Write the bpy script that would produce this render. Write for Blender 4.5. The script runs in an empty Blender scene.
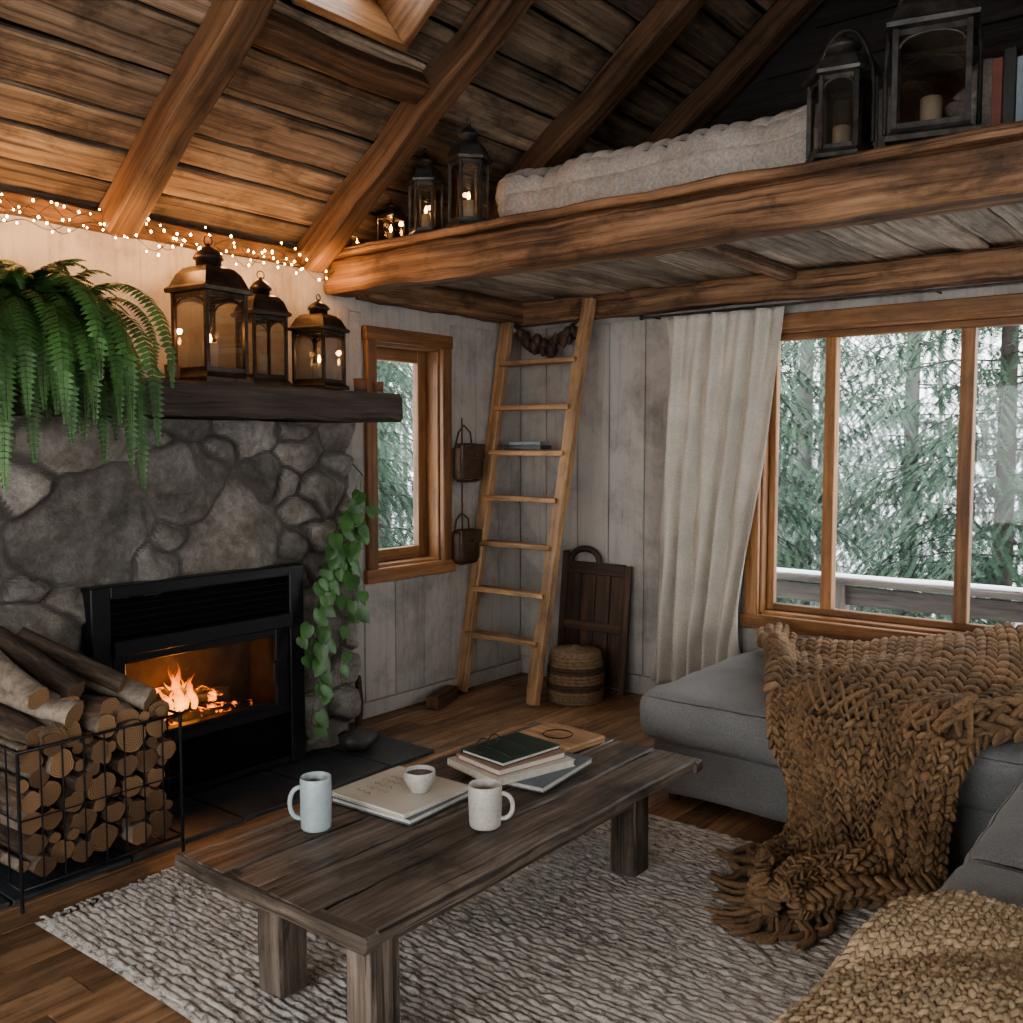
import bpy, math, random
import numpy as np
from mathutils import Vector, Matrix, Euler, noise
random.seed(7)
pi=math.pi
# ------------------------------------------------------------------ mesh builder
class MB:
    def __init__(s):
        s.v=[];s.f=[];s.m=[];s.sm=[];s.uv=[];s.rn=[];s.ax=[]
    def add(s,V,F,mat=0,smooth=False,vuv=None,fuv=None,rnd=None,aux=0.0):
        o=len(s.v); s.v.extend([tuple(p) for p in V])
        r=random.random() if rnd is None else rnd
        for k,f in enumerate(F):
            s.f.append([i+o for i in f]); s.m.append(mat); s.sm.append(smooth)
            s.rn.append(r[k] if isinstance(r,(list,np.ndarray)) else r)
            s.ax.append(aux[k] if isinstance(aux,(list,np.ndarray)) else aux)
            if fuv is not None: s.uv.extend(fuv[k])
            elif vuv is not None: s.uv.extend([vuv[i] for i in f])
            else: s.uv.extend([(V[i][0]+V[i][1],V[i][2]) for i in f])
    def box(s,c,sz,mat=0,R=None,bev=0.0,seg=1,jit=0.0,ax=None,rnd=None,smooth=False,nf=3.0):
        c=Vector(c)
        if ax is None: ax=max(range(3),key=lambda i:sz[i])
        b=(ax+1)%3; d=(ax+2)%3
        L=sz[ax]
        def ring(hb,hd,bv):
            if bev>0: return [(hb-bv,-hd),(hb,-hd+bv),(hb,hd-bv),(hb-bv,hd),(-hb+bv,hd),(-hb,hd-bv),(-hb,-hd+bv),(-hb+bv,-hd)]
            return [(hb,-hd),(hb,hd),(-hb,hd),(-hb,-hd)]
        ts=[(-L/2+L*i/seg,0) for i in range(seg+1)]
        if bev>0:
            ts=[(-L/2,bev)]+[(-L/2+bev+(L-2*bev)*i/seg,0) for i in range(seg+1)]+[(L/2,bev)]
        r=random.random() if rnd is None else rnd
        V=[]
        n=0
        so=Vector((r*31.7,r*17.3,r*5.1))
        for (t,ins) in ts:
            rg=ring(sz[b]/2-ins,sz[d]/2-ins,bev if ins==0 else bev*0.4); n=len(rg)
            for q in rg:
                p=[0,0,0];p[ax]=t;p[b]=q[0];p[d]=q[1];p=Vector(p)
                if jit>0:
                    nv=noise.noise_vector(p*nf+so)
                    nv2=noise.noise_vector(p*nf*4+so)
                    p=p+(nv+nv2*0.5)*jit
                V.append(c+(R@p if R is not None else p))
        F=[];fuv=[]
        m=len(ts)
        rg=ring(sz[b]/2,sz[d]/2,bev);per=[0]
        for j in range(n):
            a=rg[j];q=rg[(j+1)%n];per.append(per[-1]+math.hypot(a[0]-q[0],a[1]-q[1]))
        for i in range(m-1):
            for j in range(n):
                j2=(j+1)%n
                F.append([i*n+j,i*n+j2,(i+1)*n+j2,(i+1)*n+j])
                u0=ts[i][0]+r*13;u1=ts[i+1][0]+r*13;v0=per[j]+r*7;v1=per[j+1]+r*7
                fuv.append([(u0,v0),(u0,v1),(u1,v1),(u1,v0)])
        F.append(list(range((m-1)*n,m*n)));fuv.append([(q[0]*.3+r*13,q[1]+r*7) for q in rg])
        F.append(list(reversed(range(n))));fuv.append([(q[0]*.3+r*13,q[1]+r*7) for q in reversed(rg)])
        s.add(V,F,mat,smooth,fuv=fuv,rnd=r)
    def lathe(s,prof,c,seg=24,mat=0,R=None,smooth=True,rot=0.0,closed=False,rnd=None):
        c=Vector(c);V=[];vuv=[];F=[]
        L=0
        for k,(r,z) in enumerate(prof):
            if k: L+=math.hypot(r-prof[k-1][0],z-prof[k-1][1])
            for j in range(seg):
                a=2*pi*j/seg+rot
                p=Vector((r*math.cos(a),r*math.sin(a),z))
                V.append(c+(R@p if R is not None else p)); vuv.append((j/seg,L))
        n=len(prof)
        for i in range(n-1):
            for j in range(seg):
                j2=(j+1)%seg
                F.append([i*seg+j,i*seg+j2,(i+1)*seg+j2,(i+1)*seg+j])
        if prof[0][0]>1e-5: F.append(list(reversed(range(seg))))
        if prof[-1][0]>1e-5: F.append(list(range((n-1)*seg,n*seg)))
        s.add(V,F,mat,smooth,vuv=vuv,rnd=rnd)
    def tube(s,pts,r,seg=8,mat=0,capmat=None,smooth=True,jit=0.0,rnd=None,closed=False):
        pts=[Vector(p) for p in pts];n=len(pts)
        rr=r if isinstance(r,(list,tuple)) else [r]*n
        V=[];vuv=[];L=0
        up=Vector((0.013,0.021,1));prevN=None
        for i,p in enumerate(pts):
            if closed: T=(pts[(i+1)%n]-pts[i-1]).normalized()
            else: T=(pts[min(i+1,n-1)]-pts[max(i-1,0)]).normalized()
            if prevN is None:
                if abs(T.z)>.9: up=Vector((1,0.01,0.02))
                N=(up-T*up.dot(T)).normalized()
            else:
                N=(prevN-T*prevN.dot(T)).normalized()
            prevN=N;B=T.cross(N)
            if i: L+=(p-pts[i-1]).length
            for j in range(seg):
                a=2*pi*j/seg
                rad=rr[i]
                if jit: rad*=1+jit*noise.noise(Vector((math.cos(a)*1.5,math.sin(a)*1.5,L*6))+p*3)
                V.append(p+N*math.cos(a)*rad+B*math.sin(a)*rad); vuv.append((L,j/seg*2*pi*rr[i]))
        F=[]
        q=n if closed else n-1
        for i in range(q):
            for j in range(seg):
                j2=(j+1)%seg;i2=(i+1)%n
                F.append([i*seg+j,i*seg+j2,i2*seg+j2,i2*seg+j])
        rd=random.random() if rnd is None else rnd
        s.add(V,F,mat,smooth,vuv=vuv,rnd=rd)
        if not closed:
            cm=mat if capmat is None else capmat
            for e in (0,1):
                base=0 if e==0 else (n-1)*seg
                vs=[V[base+j] for j in range(seg)]
                uvs=[(math.cos(2*pi*j/seg),math.sin(2*pi*j/seg)) for j in range(seg)]
                f=list(range(seg)) if e else list(reversed(range(seg)))
                s.add(vs,[f],cm,False,vuv=uvs,rnd=rd)
    def ball(s,c,r,mat=0,seg=10,sc=(1,1,1),R=None,jit=0,rnd=None):
        V=[];n=max(4,seg//2);c=Vector(c)
        for i in range(n+1):
            t=pi*i/n
            for j in range(seg):
                a=2*pi*j/seg
                p=Vector((r*sc[0]*math.sin(t)*math.cos(a),r*sc[1]*math.sin(t)*math.sin(a),-r*sc[2]*math.cos(t)))
                if jit: p=p*(1+jit*noise.noise(p.normalized()*1.7+c*3))
                V.append(c+(R@p if R is not None else p))
        F=[]
        for i in range(n):
            for j in range(seg):
                j2=(j+1)%seg
                F.append([i*seg+j,i*seg+j2,(i+1)*seg+j2,(i+1)*seg+j])
        s.add(V,F,mat,True,rnd=rnd)
    def grid(s,fn,nu,nv,mat=0,smooth=True,uvs=(1,1),rnd=0.5,aux=0.0,keep=None):
        V=[];vuv=[]
        for i in range(nu+1):
            for j in range(nv+1):
                V.append(fn(i/nu,j/nv)); vuv.append((i/nu*uvs[0],j/nv*uvs[1]))
        F=[]
        for i in range(nu):
            for j in range(nv):
                F.append([i*(nv+1)+j,(i+1)*(nv+1)+j,(i+1)*(nv+1)+j+1,i*(nv+1)+j+1])
        s.add(V,F,mat,smooth,vuv=vuv,rnd=rnd,aux=aux)
    def rbox(s,c,sz,r,mat=0,puff=0.0,n=10,disp=None,R=None,nc=3):
        c=Vector(c);h=[x/2 for x in sz]
        def axis(hh,nn):
            l=[-hh+(r)*(1-math.cos(pi/2*k/nc)) for k in range(nc)]
            l+= [-hh+r+(2*hh-2*r)*k/nn for k in range(nn+1)]
            l+= [hh-r*(1-math.cos(pi/2*k/nc)) for k in range(nc-1,-1,-1)]
            return l
        nn=n if isinstance(n,(list,tuple)) else (n,n,max(2,n//3))
        A=[axis(h[i],nn[i]) for i in range(3)]
        for ax in range(3):
            b=(ax+1)%3;d=(ax+2)%3
            for sg in (-1,1):
                V=[];vuv=[]
                for x in A[b]:
                    for y in A[d]:
                        p=[0,0,0];p[ax]=sg*h[ax];p[b]=x;p[d]=y
                        inn=[max(-(h[i]-r),min(h[i]-r,p[i])) for i in range(3)]
                        dv=Vector([p[i]-inn[i] for i in range(3)])
                        dn=dv.normalized()
                        q=Vector(inn)+dn*r
                        fx=1-(q.x/h[0])**4;fy=1-(q.y/h[1])**4;fz=1-(q.z/h[2])**2
                        fx=max(fx,0);fy=max(fy,0);fz=max(fz,0)
                        if ax==2: q.z+=sg*puff*fx*fy
                        elif ax==0: q.x+=sg*puff*.5*fy*fz
                        else: q.y+=sg*puff*.5*fx*fz
                        w=c+(R@q if R is not None else q)
                        if disp: w=w+dn*disp(w,ax)
                        V.append(w);vuv.append((w.x+w.z*.5,w.y+w.z*.5))
                m2=len(A[d]);F=[]
                for i in range(len(A[b])-1):
                    for j in range(m2-1):
                        f=[i*m2+j,(i+1)*m2+j,(i+1)*m2+j+1,i*m2+j+1]
                        F.append(f if sg>0 else f[::-1])
                s.add(V,F,mat,True,vuv=vuv,rnd=.5)
    def build(s,name,mats,parent=None,origin=None,weld=0):
        V=np.array(s.v,dtype=float)
        if origin is None:
            mn=V.min(0);mx=V.max(0);origin=((mn[0]+mx[0])/2,(mn[1]+mx[1])/2,mn[2])
        V=V-np.array(origin)
        me=bpy.data.meshes.new(name)
        me.from_pydata(V.tolist(),[],s.f)
        me.polygons.foreach_set('material_index',s.m)
        me.polygons.foreach_set('use_smooth',s.sm)
        uvl=me.uv_layers.new(name='UVMap')
        uvl.data.foreach_set('uv',np.array(s.uv,dtype=np.float32).ravel())
        a=me.attributes.new('rnd','FLOAT','FACE');a.data.foreach_set('value',np.array(s.rn,dtype=np.float32))
        a=me.attributes.new('aux','FLOAT','FACE');a.data.foreach_set('value',np.array(s.ax,dtype=np.float32))
        for m in mats: me.materials.append(m)
        me.update()
        ob=bpy.data.objects.new(name,me)
        ob.location=origin
        bpy.context.scene.collection.objects.link(ob)
        if parent:
            ob.parent=parent; ob.location=Vector(origin)-parent.location
        return ob
def empty(name,loc):
    e=bpy.data.objects.new(name,None);e.location=loc;e.empty_display_size=.1
    bpy.context.scene.collection.objects.link(e);return e
def RX(a):return Matrix.Rotation(a,3,'X')
def RY(a):return Matrix.Rotation(a,3,'Y')
def RZ(a):return Matrix.Rotation(a,3,'Z')
# ------------------------------------------------------------------ materials
def newmat(name):
    m=bpy.data.materials.new(name);m.use_nodes=True
    nt=m.node_tree;b=nt.nodes['Principled BSDF']
    return m,nt,b
def nd(nt,t,**k):
    n=nt.nodes.new(t)
    for a,v in k.items(): setattr(n,a,v)
    return n
def c4(c): return (c[0],c[1],c[2],1)
def ramp(nt,stops):
    r=nd(nt,'ShaderNodeValToRGB');e=r.color_ramp.elements
    while len(e)<len(stops): e.new(.5)
    for i,(p,c) in enumerate(stops): e[i].position=p;e[i].color=c4(c)
    return r
def mapr(nt,src,a,b,c,d):
    m=nd(nt,'ShaderNodeMapRange');nt.links.new(src,m.inputs[0])
    m.inputs[1].default_value=a;m.inputs[2].default_value=b;m.inputs[3].default_value=c;m.inputs[4].default_value=d
    return m.outputs[0]
def noisen(nt,vec,scale,detail=4,rough=.5,dist=0):
    n=nd(nt,'ShaderNodeTexNoise');nt.links.new(vec,n.inputs['Vector'])
    n.inputs['Scale'].default_value=scale;n.inputs['Detail'].default_value=detail
    n.inputs['Roughness'].default_value=rough;n.inputs['Distortion'].default_value=dist
    return n
def mapping(nt,vec,sc):
    m=nd(nt,'ShaderNodeMapping');nt.links.new(vec,m.inputs[0]);m.inputs['Scale'].default_value=sc
    return m.outputs[0]
def math_(nt,op,a,b):
    m=nd(nt,'ShaderNodeMath',operation=op)
    for i,x in enumerate((a,b)):
        if isinstance(x,(int,float)): m.inputs[i].default_value=x
        else: nt.links.new(x,m.inputs[i])
    return m.outputs[0]
def bump(nt,b,h,strength=.3,dist=.01):
    n=nd(nt,'ShaderNodeBump');n.inputs['Strength'].default_value=strength;n.inputs['Distance'].default_value=dist
    nt.links.new(h,n.inputs['Height']);nt.links.new(n.outputs[0],b.inputs['Normal'])
def wood(name,c0,c1,c2,su=1.6,sv=26,rough=.7,bmp=.5,var=(.7,1.25),patch=(.65,1.25),bd=.006,cracks=0.0,stain=0.0):
    m,nt,b=newmat(name);L=nt.links
    uv=nd(nt,'ShaderNodeUVMap').outputs[0]
    g=noisen(nt,mapping(nt,uv,(su,sv,1)),1,10,.7,.15)
    r=ramp(nt,[(.32,c0),(.5,c1),(.68,c2)]);L.new(g.outputs[0],r.inputs[0])
    p=noisen(nt,mapping(nt,uv,(1.6,7,1)),1,6,.65,.2)
    at=nd(nt,'ShaderNodeAttribute',attribute_name='rnd')
    v=math_(nt,'MULTIPLY',mapr(nt,at.outputs['Fac'],0,1,*var),mapr(nt,p.outputs[0],.3,.7,*patch))
    hh=math_(nt,'ADD',g.outputs[0],math_(nt,'MULTIPLY',p.outputs[0],.5))
    if cracks>0:
        ck=noisen(nt,mapping(nt,uv,(su*1.1,sv*1.9,1)),1,3,.5,.3)
        ckv=mapr(nt,ck.outputs[0],.34,.40,1-cracks,1.0)
        v=math_(nt,'MULTIPLY',v,ckv);hh=math_(nt,'ADD',hh,math_(nt,'MULTIPLY',ckv,.6))
    if stain>0:
        st=noisen(nt,mapping(nt,uv,(3.5,6,1)),1,7,.7,.3)
        v=math_(nt,'MULTIPLY',v,mapr(nt,st.outputs[0],.36,.50,1-stain,1.0))
    h=nd(nt,'ShaderNodeHueSaturation');L.new(r.outputs[0],h.inputs['Color']);L.new(v,h.inputs['Value'])
    L.new(h.outputs[0],b.inputs['Base Color']);b.inputs['Roughness'].default_value=rough
    bump(nt,b,hh,bmp,bd)
    return m
def plain(name,col,rough=.6,metal=0,ns=30,nv=(.85,1.12),bmp=.1,bd=.003,spec=None,sheen=0):
    m,nt,b=newmat(name);L=nt.links
    tc=nd(nt,'ShaderNodeTexCoord').outputs['Object']
    g=noisen(nt,tc,ns,5,.6)
    rgb=nd(nt,'ShaderNodeRGB');rgb.outputs[0].default_value=c4(col)
    h=nd(nt,'ShaderNodeHueSaturation');L.new(rgb.outputs[0],h.inputs['Color']);L.new(mapr(nt,g.outputs[0],.3,.7,*nv),h.inputs['Value'])
    L.new(h.outputs[0],b.inputs['Base Color']);b.inputs['Roughness'].default_value=rough;b.inputs['Metallic'].default_value=metal
    if sheen: b.inputs['Sheen Weight'].default_value=sheen
    if bmp: bump(nt,b,g.outputs[0],bmp,bd)
    return m
def emis(name,col,st):
    m,nt,b=newmat(name);b.inputs['Base Color'].default_value=c4(col)
    b.inputs['Emission Color'].default_value=c4(col);b.inputs['Emission Strength'].default_value=st
    return m
def glassm(name,tint=(1,1,1),refl=.06):
    m=bpy.data.materials.new(name);m.use_nodes=True;nt=m.node_tree
    for n in list(nt.nodes): nt.nodes.remove(n)
    o=nd(nt,'ShaderNodeOutputMaterial');t=nd(nt,'ShaderNodeBsdfTransparent');g=nd(nt,'ShaderNodeBsdfGlossy')
    t.inputs[0].default_value=c4(tint);g.inputs['Roughness'].default_value=.03
    mx=nd(nt,'ShaderNodeMixShader');mx.inputs[0].default_value=refl
    nt.links.new(t.outputs[0],mx.inputs[1]);nt.links.new(g.outputs[0],mx.inputs[2]);nt.links.new(mx.outputs[0],o.inputs[0])
    return m
W_beam=wood('beam_wood',(.07,.036,.019),(.25,.135,.070),(.43,.26,.15),su=1.0,sv=30,bmp=.7,patch=(.4,1.4),cracks=.6,stain=.55)
W_rafter=wood('rafter_wood',(.045,.023,.012),(.14,.074,.037),(.24,.135,.072),su=1.0,sv=28,bmp=.7,cracks=.5,stain=.45)
W_plank=wood('ceiling_plank_wood',(.11,.075,.050),(.30,.215,.145),(.48,.37,.265),su=.9,sv=34,bmp=.7,var=(.5,1.3),patch=(.45,1.35),cracks=.6,stain=.55)
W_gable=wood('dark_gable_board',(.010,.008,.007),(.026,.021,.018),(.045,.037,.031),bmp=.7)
W_loft=wood('loft_board_wood',(.17,.125,.09),(.35,.285,.22),(.48,.41,.335),su=1.2,sv=34,bmp=.6,patch=(.5,1.2),cracks=.5,stain=.45)
W_floor=wood('floor_wood',(.17,.088,.045),(.37,.215,.118),(.52,.34,.205),su=1.1,sv=24,rough=.5,bmp=.3,var=(.6,1.25),patch=(.5,1.25),bd=.003,cracks=.3,stain=.4)
W_table=wood('weathered_table_wood',(.048,.037,.029),(.150,.118,.093),(.29,.24,.20),su=1.4,sv=34,rough=.45,bmp=.7,patch=(.4,1.45),cracks=.65,stain=.65)
W_mantel=wood('mantel_wood',(.020,.014,.011),(.055,.040,.031),(.10,.076,.06),su=1.5,sv=26,rough=.75,bmp=.9,cracks=.5)
W_frame=wood('window_frame_wood',(.16,.072,.028),(.30,.148,.062),(.41,.225,.105),su=1.2,sv=30,rough=.5,bmp=.3,stain=.3)
W_ladder=wood('ladder_wood',(.22,.12,.055),(.42,.25,.13),(.54,.37,.22),su=1.5,sv=34,rough=.6,bmp=.5,stain=.4)
W_dark=wood('dark_old_wood',(.025,.015,.010),(.07,.040,.025),(.125,.075,.045),rough=.6)
BARK=wood('log_bark',(.03,.02,.015),(.11,.075,.052),(.22,.165,.12),su=6,sv=40,rough=.9,bmp=1,var=(.6,1.6))
BIRCH=wood('birch_bark',(.06,.04,.03),(.27,.215,.165),(.44,.38,.31),su=12,sv=10,rough=.8,bmp=.6)
def logend():
    m,nt,b=newmat('log_cut_end');L=nt.links
    uv=nd(nt,'ShaderNodeUVMap').outputs[0]
    w=nd(nt,'ShaderNodeTexWave',wave_type='RINGS',rings_direction='Z');L.new(uv,w.inputs[0]);w.inputs['Scale'].default_value=2.2;w.inputs['Distortion'].default_value=2;w.inputs['Detail'].default_value=3
    at=nd(nt,'ShaderNodeAttribute',attribute_name='rnd')
    r=ramp(nt,[(0,(.13,.070,.035)),(1,(.27,.16,.085))]);L.new(w.outputs['Fac'],r.inputs[0])
    h=nd(nt,'ShaderNodeHueSaturation');L.new(r.outputs[0],h.inputs['Color']);L.new(mapr(nt,at.outputs['Fac'],0,1,.55,1.35),h.inputs['Value'])
    L.new(h.outputs[0],b.inputs['Base Color']);b.inputs['Roughness'].default_value=.85
    return m
LOGEND=logend()
def plaster(name,col,boards=0):
    m,nt,b=newmat(name);L=nt.links
    tc=nd(nt,'ShaderNodeTexCoord').outputs['Object']
    g=noisen(nt,tc,2.2,9,.72,.3);g2=noisen(nt,tc,35,5,.6);g3=noisen(nt,mapping(nt,tc,(30,30,2.0)),1,6,.7,.2)
    dk=tuple(x*.55 for x in col);r=ramp(nt,[(.32,dk),(.53,col),(.8,tuple(min(1,x*1.08) for x in col))])
    L.new(g.outputs[0],r.inputs[0])
    at=nd(nt,'ShaderNodeAttribute',attribute_name='rnd')
    h=nd(nt,'ShaderNodeHueSaturation');L.new(r.outputs[0],h.inputs['Color'])
    L.new(math_(nt,'MULTIPLY',mapr(nt,at.outputs['Fac'],0,1,.88,1.05),mapr(nt,g3.outputs[0],.32,.50,.80,1.0)),h.inputs['Value'])
    L.new(h.outputs[0],b.inputs['Base Color']);b.inputs['Roughness'].default_value=.85
    bump(nt,b,math_(nt,'ADD',math_(nt,'ADD',g2.outputs[0],g3.outputs[0]),math_(nt,'MULTIPLY',g.outputs[0],2.0)),.4,.006)
    return m
PLASTER=plaster('aged_white_painted_wall',(.44,.41,.375))
def stone():
    m,nt,b=newmat('fieldstone');L=nt.links
    tc=nd(nt,'ShaderNodeTexCoord').outputs['Object']
    g=noisen(nt,tc,4.5,13,.74,.15);g2=noisen(nt,tc,38,9,.78);g4=noisen(nt,tc,1.6,4,.5,.2)
    r=ramp(nt,[(.33,(.115,.098,.083)),(.5,(.26,.232,.203)),(.68,(.46,.42,.375))]);L.new(g.outputs[0],r.inputs[0])
    at=nd(nt,'ShaderNodeAttribute',attribute_name='rnd');ax=nd(nt,'ShaderNodeAttribute',attribute_name='aux')
    h=nd(nt,'ShaderNodeHueSaturation');L.new(r.outputs[0],h.inputs['Color'])
    L.new(mapr(nt,g4.outputs[0],.35,.65,.7,1.35),h.inputs['Saturation'])
    L.new(math_(nt,'MULTIPLY',mapr(nt,at.outputs['Fac'],0,1,.55,1.2),mapr(nt,g2.outputs[0],.3,.7,.7,1.26)),h.inputs['Value'])
    mx=nd(nt,'ShaderNodeMix',data_type='RGBA');L.new(mapr(nt,ax.outputs['Fac'],0.1,.6,0,1),mx.inputs[0])
    mx.inputs[6].default_value=(.115,.10,.087,1);L.new(h.outputs[0],mx.inputs[7])
    L.new(mx.outputs[2],b.inputs['Base Color']);b.inputs['Roughness'].default_value=.8
    bump(nt,b,math_(nt,'ADD',g.outputs[0],math_(nt,'MULTIPLY',g2.outputs[0],.3)),1.0,.04)
    return m
STONE=stone()
SLATE=plain('hearth_slate',(.05,.056,.062),.45,ns=6,nv=(.6,1.5),bmp=.5,bd=.01)
RIVER=plain('river_stone',(.06,.055,.05),.5,ns=8)
BLACK=plain('black_iron',(.020,.020,.022),.36,.4,ns=40,bmp=.15)
BRONZE=plain('aged_bronze',(.055,.040,.029),.42,.6,ns=18,nv=(.4,1.7),bmp=.4)
PEWTER=plain('aged_pewter',(.075,.07,.065),.45,.6,ns=18,nv=(.4,1.6),bmp=.4)
LEATHER=plain('old_leather',(.075,.045,.030),.55,ns=20,nv=(.6,1.4),bmp=.3)
FIREBRICK=plain('firebox_lining',(.05,.036,.027),.9,ns=10,nv=(.5,1.5),bmp=.5)
def charm():
    m,nt,b=newmat('burning_log');L=nt.links
    tc=nd(nt,'ShaderNodeTexCoord').outputs['Object']
    g=noisen(nt,tc,22,5,.65,.3)
    r=ramp(nt,[(.3,(.05,.04,.035)),(.7,(.012,.010,.009))]);L.new(g.outputs[0],r.inputs[0]);L.new(r.outputs[0],b.inputs['Base Color'])
    b.inputs['Emission Color'].default_value=(1,.22,.03,1)
    L.new(mapr(nt,g.outputs[0],.54,.68,0,5),b.inputs['Emission Strength'])
    b.inputs['Roughness'].default_value=.9;bump(nt,b,g.outputs[0],1,.01)
    return m
CHAR=charm()
CANDLE=plain('candle_wax',(.50,.42,.32),.5,ns=5,bmp=0)
FLAME=emis('candle_flame',(1,.48,.14),30)
BULB=emis('fairy_bulb',(1,.48,.16),45)
GLASS=glassm('clear_glass',refl=.012)
LGLASS=glassm('lantern_glass',(.88,.88,.87),.12)
FERN=plain('fern_leaf',(.068,.155,.042),.5,ns=6,nv=(.4,1.5),bmp=0)
POTHOS=plain('pothos_leaf',(.055,.130,.035),.4,ns=9,nv=(.5,1.6),bmp=0)
STEM=plain('plant_stem',(.07,.10,.03),.6,bmp=0)
TERRA=plain('terracotta',(.2,.09,.05),.8)
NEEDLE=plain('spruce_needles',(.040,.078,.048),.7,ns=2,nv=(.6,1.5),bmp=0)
NEEDLEFAR=plain('haze_tinted_spruce_needles',(.12,.175,.135),.8,ns=2,nv=(.7,1.4),bmp=0)  # distance haze painted into the colour: paler copy of the needles
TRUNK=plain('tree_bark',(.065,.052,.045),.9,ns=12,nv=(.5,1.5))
TRUNKFAR=plain('haze_tinted_tree_bark',(.28,.265,.255),.9,ns=5)  # bark lightened to imitate fog on distant trunks
SNOW=plain('snow',(.80,.82,.85),.8,ns=2,nv=(.95,1.03),bmp=.2,bd=.05)
DECK=wood('deck_wood',(.04,.032,.028),(.09,.073,.062),(.14,.12,.105))
CERAM_B=plain('blue_grey_ceramic',(.40,.46,.47),.3,ns=60,nv=(.9,1.08),bmp=.05)
CERAM_W=plain('speckled_white_ceramic',(.50,.47,.42),.35,ns=120,nv=(.8,1.08),bmp=.05)
COFFEE=plain('coffee_liquid',(.16,.08,.04),.2,bmp=0)
PAPER=plain('book_pages',(.60,.56,.48),.8,ns=80,bmp=.05)
BK_W=plain('book_cover_cream',(.62,.585,.51),.55,ns=4,nv=(.9,1.05),bmp=0)
BK_G=plain('book_cover_dark_green',(.025,.06,.048),.35,ns=6,nv=(.6,1.4),bmp=0)
BK_R=plain('book_cover_clay',(.36,.22,.17),.5,bmp=0)
BK_B=plain('book_cover_blue_grey',(.16,.19,.22),.5,bmp=0)
BK_D=plain('book_cover_black',(.03,.03,.03),.4,bmp=0)
BK_M=plain('book_cover_maroon',(.12,.04,.03),.5,bmp=0)
GOLD=plain('gilt_print',(.40,.32,.18),.5,.1,bmp=0)
WICKER=plain('wicker',(.28,.19,.115),.8,ns=60,nv=(.6,1.3),bmp=.4)
WICKERD=plain('dark_wicker',(.10,.065,.045),.8,ns=60,nv=(.6,1.3),bmp=.4)
def fabric(name,col,sc=260,bmp=.35,nv=(.72,1.2),bd=.003,big=(.85,1.1),sheen=.15,rndv=None):
    m,nt,b=newmat(name);L=nt.links
    tc=nd(nt,'ShaderNodeTexCoord').outputs['Object']
    g=noisen(nt,tc,sc,3,.7);g2=noisen(nt,tc,5,4,.5)
    rgb=nd(nt,'ShaderNodeRGB');rgb.outputs[0].default_value=c4(col)
    h=nd(nt,'ShaderNodeHueSaturation');L.new(rgb.outputs[0],h.inputs['Color'])
    v=math_(nt,'MULTIPLY',mapr(nt,g.outputs[0],.3,.7,*nv),mapr(nt,g2.outputs[0],.3,.7,*big))
    if rndv:
        at=nd(nt,'ShaderNodeAttribute',attribute_name='rnd');v=math_(nt,'MULTIPLY',v,mapr(nt,at.outputs['Fac'],0,1,*rndv))
    L.new(v,h.inputs['Value'])
    L.new(h.outputs[0],b.inputs['Base Color']);b.inputs['Roughness'].default_value=.95
    b.inputs['Sheen Weight'].default_value=sheen
    bump(nt,b,math_(nt,'ADD',g.outputs[0],math_(nt,'MULTIPLY',g2.outputs[0],1.5)),bmp,bd)
    return m
SOFA=fabric('grey_upholstery',(.22,.222,.222),180)
LINEN=fabric('linen_curtain',(.60,.56,.49),200,.2)
QUILT=fabric('quilted_linen',(.42,.38,.34),80,.4)
YARN=fabric('mustard_yarn',(.25,.155,.084),140,.6,(.6,1.3),big=(.75,1.2),sheen=.05,rndv=(.75,1.25))
YARN2=fabric('tan_yarn',(.42,.31,.195),140,.5,(.6,1.25),sheen=.05,rndv=(.8,1.2))
def rugmat():
    m,nt,b=newmat('heathered_wool_rug');L=nt.links
    tc=nd(nt,'ShaderNodeTexCoord').outputs['Object']
    g=noisen(nt,mapping(nt,tc,(26,60,1)),1,7,.8,.2);g2=noisen(nt,tc,2.5,4,.6)
    s=math_(nt,'ADD',g.outputs[0],math_(nt,'MULTIPLY',math_(nt,'SUBTRACT',g2.outputs[0],.5),.22))
    r=ramp(nt,[(.33,(.09,.08,.075)),(.42,(.27,.25,.23)),(.49,(.57,.53,.48)),(.7,(.76,.71,.64))]);L.new(s,r.inputs[0])
    L.new(r.outputs[0],b.inputs['Base Color']);b.inputs['Roughness'].default_value=1
    g3=noisen(nt,tc,160,4,.7);bump(nt,b,math_(nt,'ADD',g3.outputs[0],g.outputs[0]),.6,.008)
    return m
RUG=rugmat()
def flamemat():
    m=bpy.data.materials.new('fire_flame');m.use_nodes=True;nt=m.node_tree;L=nt.links
    for n in list(nt.nodes): nt.nodes.remove(n)
    o=nd(nt,'ShaderNodeOutputMaterial');t=nd(nt,'ShaderNodeBsdfTransparent');e=nd(nt,'ShaderNodeEmission')
    tc=nd(nt,'ShaderNodeTexCoord').outputs['Generated']
    sp=nd(nt,'ShaderNodeSeparateXYZ');L.new(tc,sp.inputs[0])
    r=ramp(nt,[(0,(1,.40,.08)),(.45,(1,.25,.035)),(1,(.8,.10,.01))]);L.new(sp.outputs[2],r.inputs[0])
    L.new(r.outputs[0],e.inputs[0]);L.new(mapr(nt,sp.outputs[2],0,1,5,2.2),e.inputs[1])
    g=noisen(nt,tc,5,3,.5)
    mx=nd(nt,'ShaderNodeMixShader')
    L.new(math_(nt,'MULTIPLY',mapr(nt,sp.outputs[2],0,1,.75,.15),mapr(nt,g.outputs[0],.35,.65,.3,1)),mx.inputs[0])
    L.new(t.outputs[0],mx.inputs[1]);L.new(e.outputs[0],mx.inputs[2]);L.new(mx.outputs[0],o.inputs[0])
    return m
FIRE=flamemat()
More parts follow.
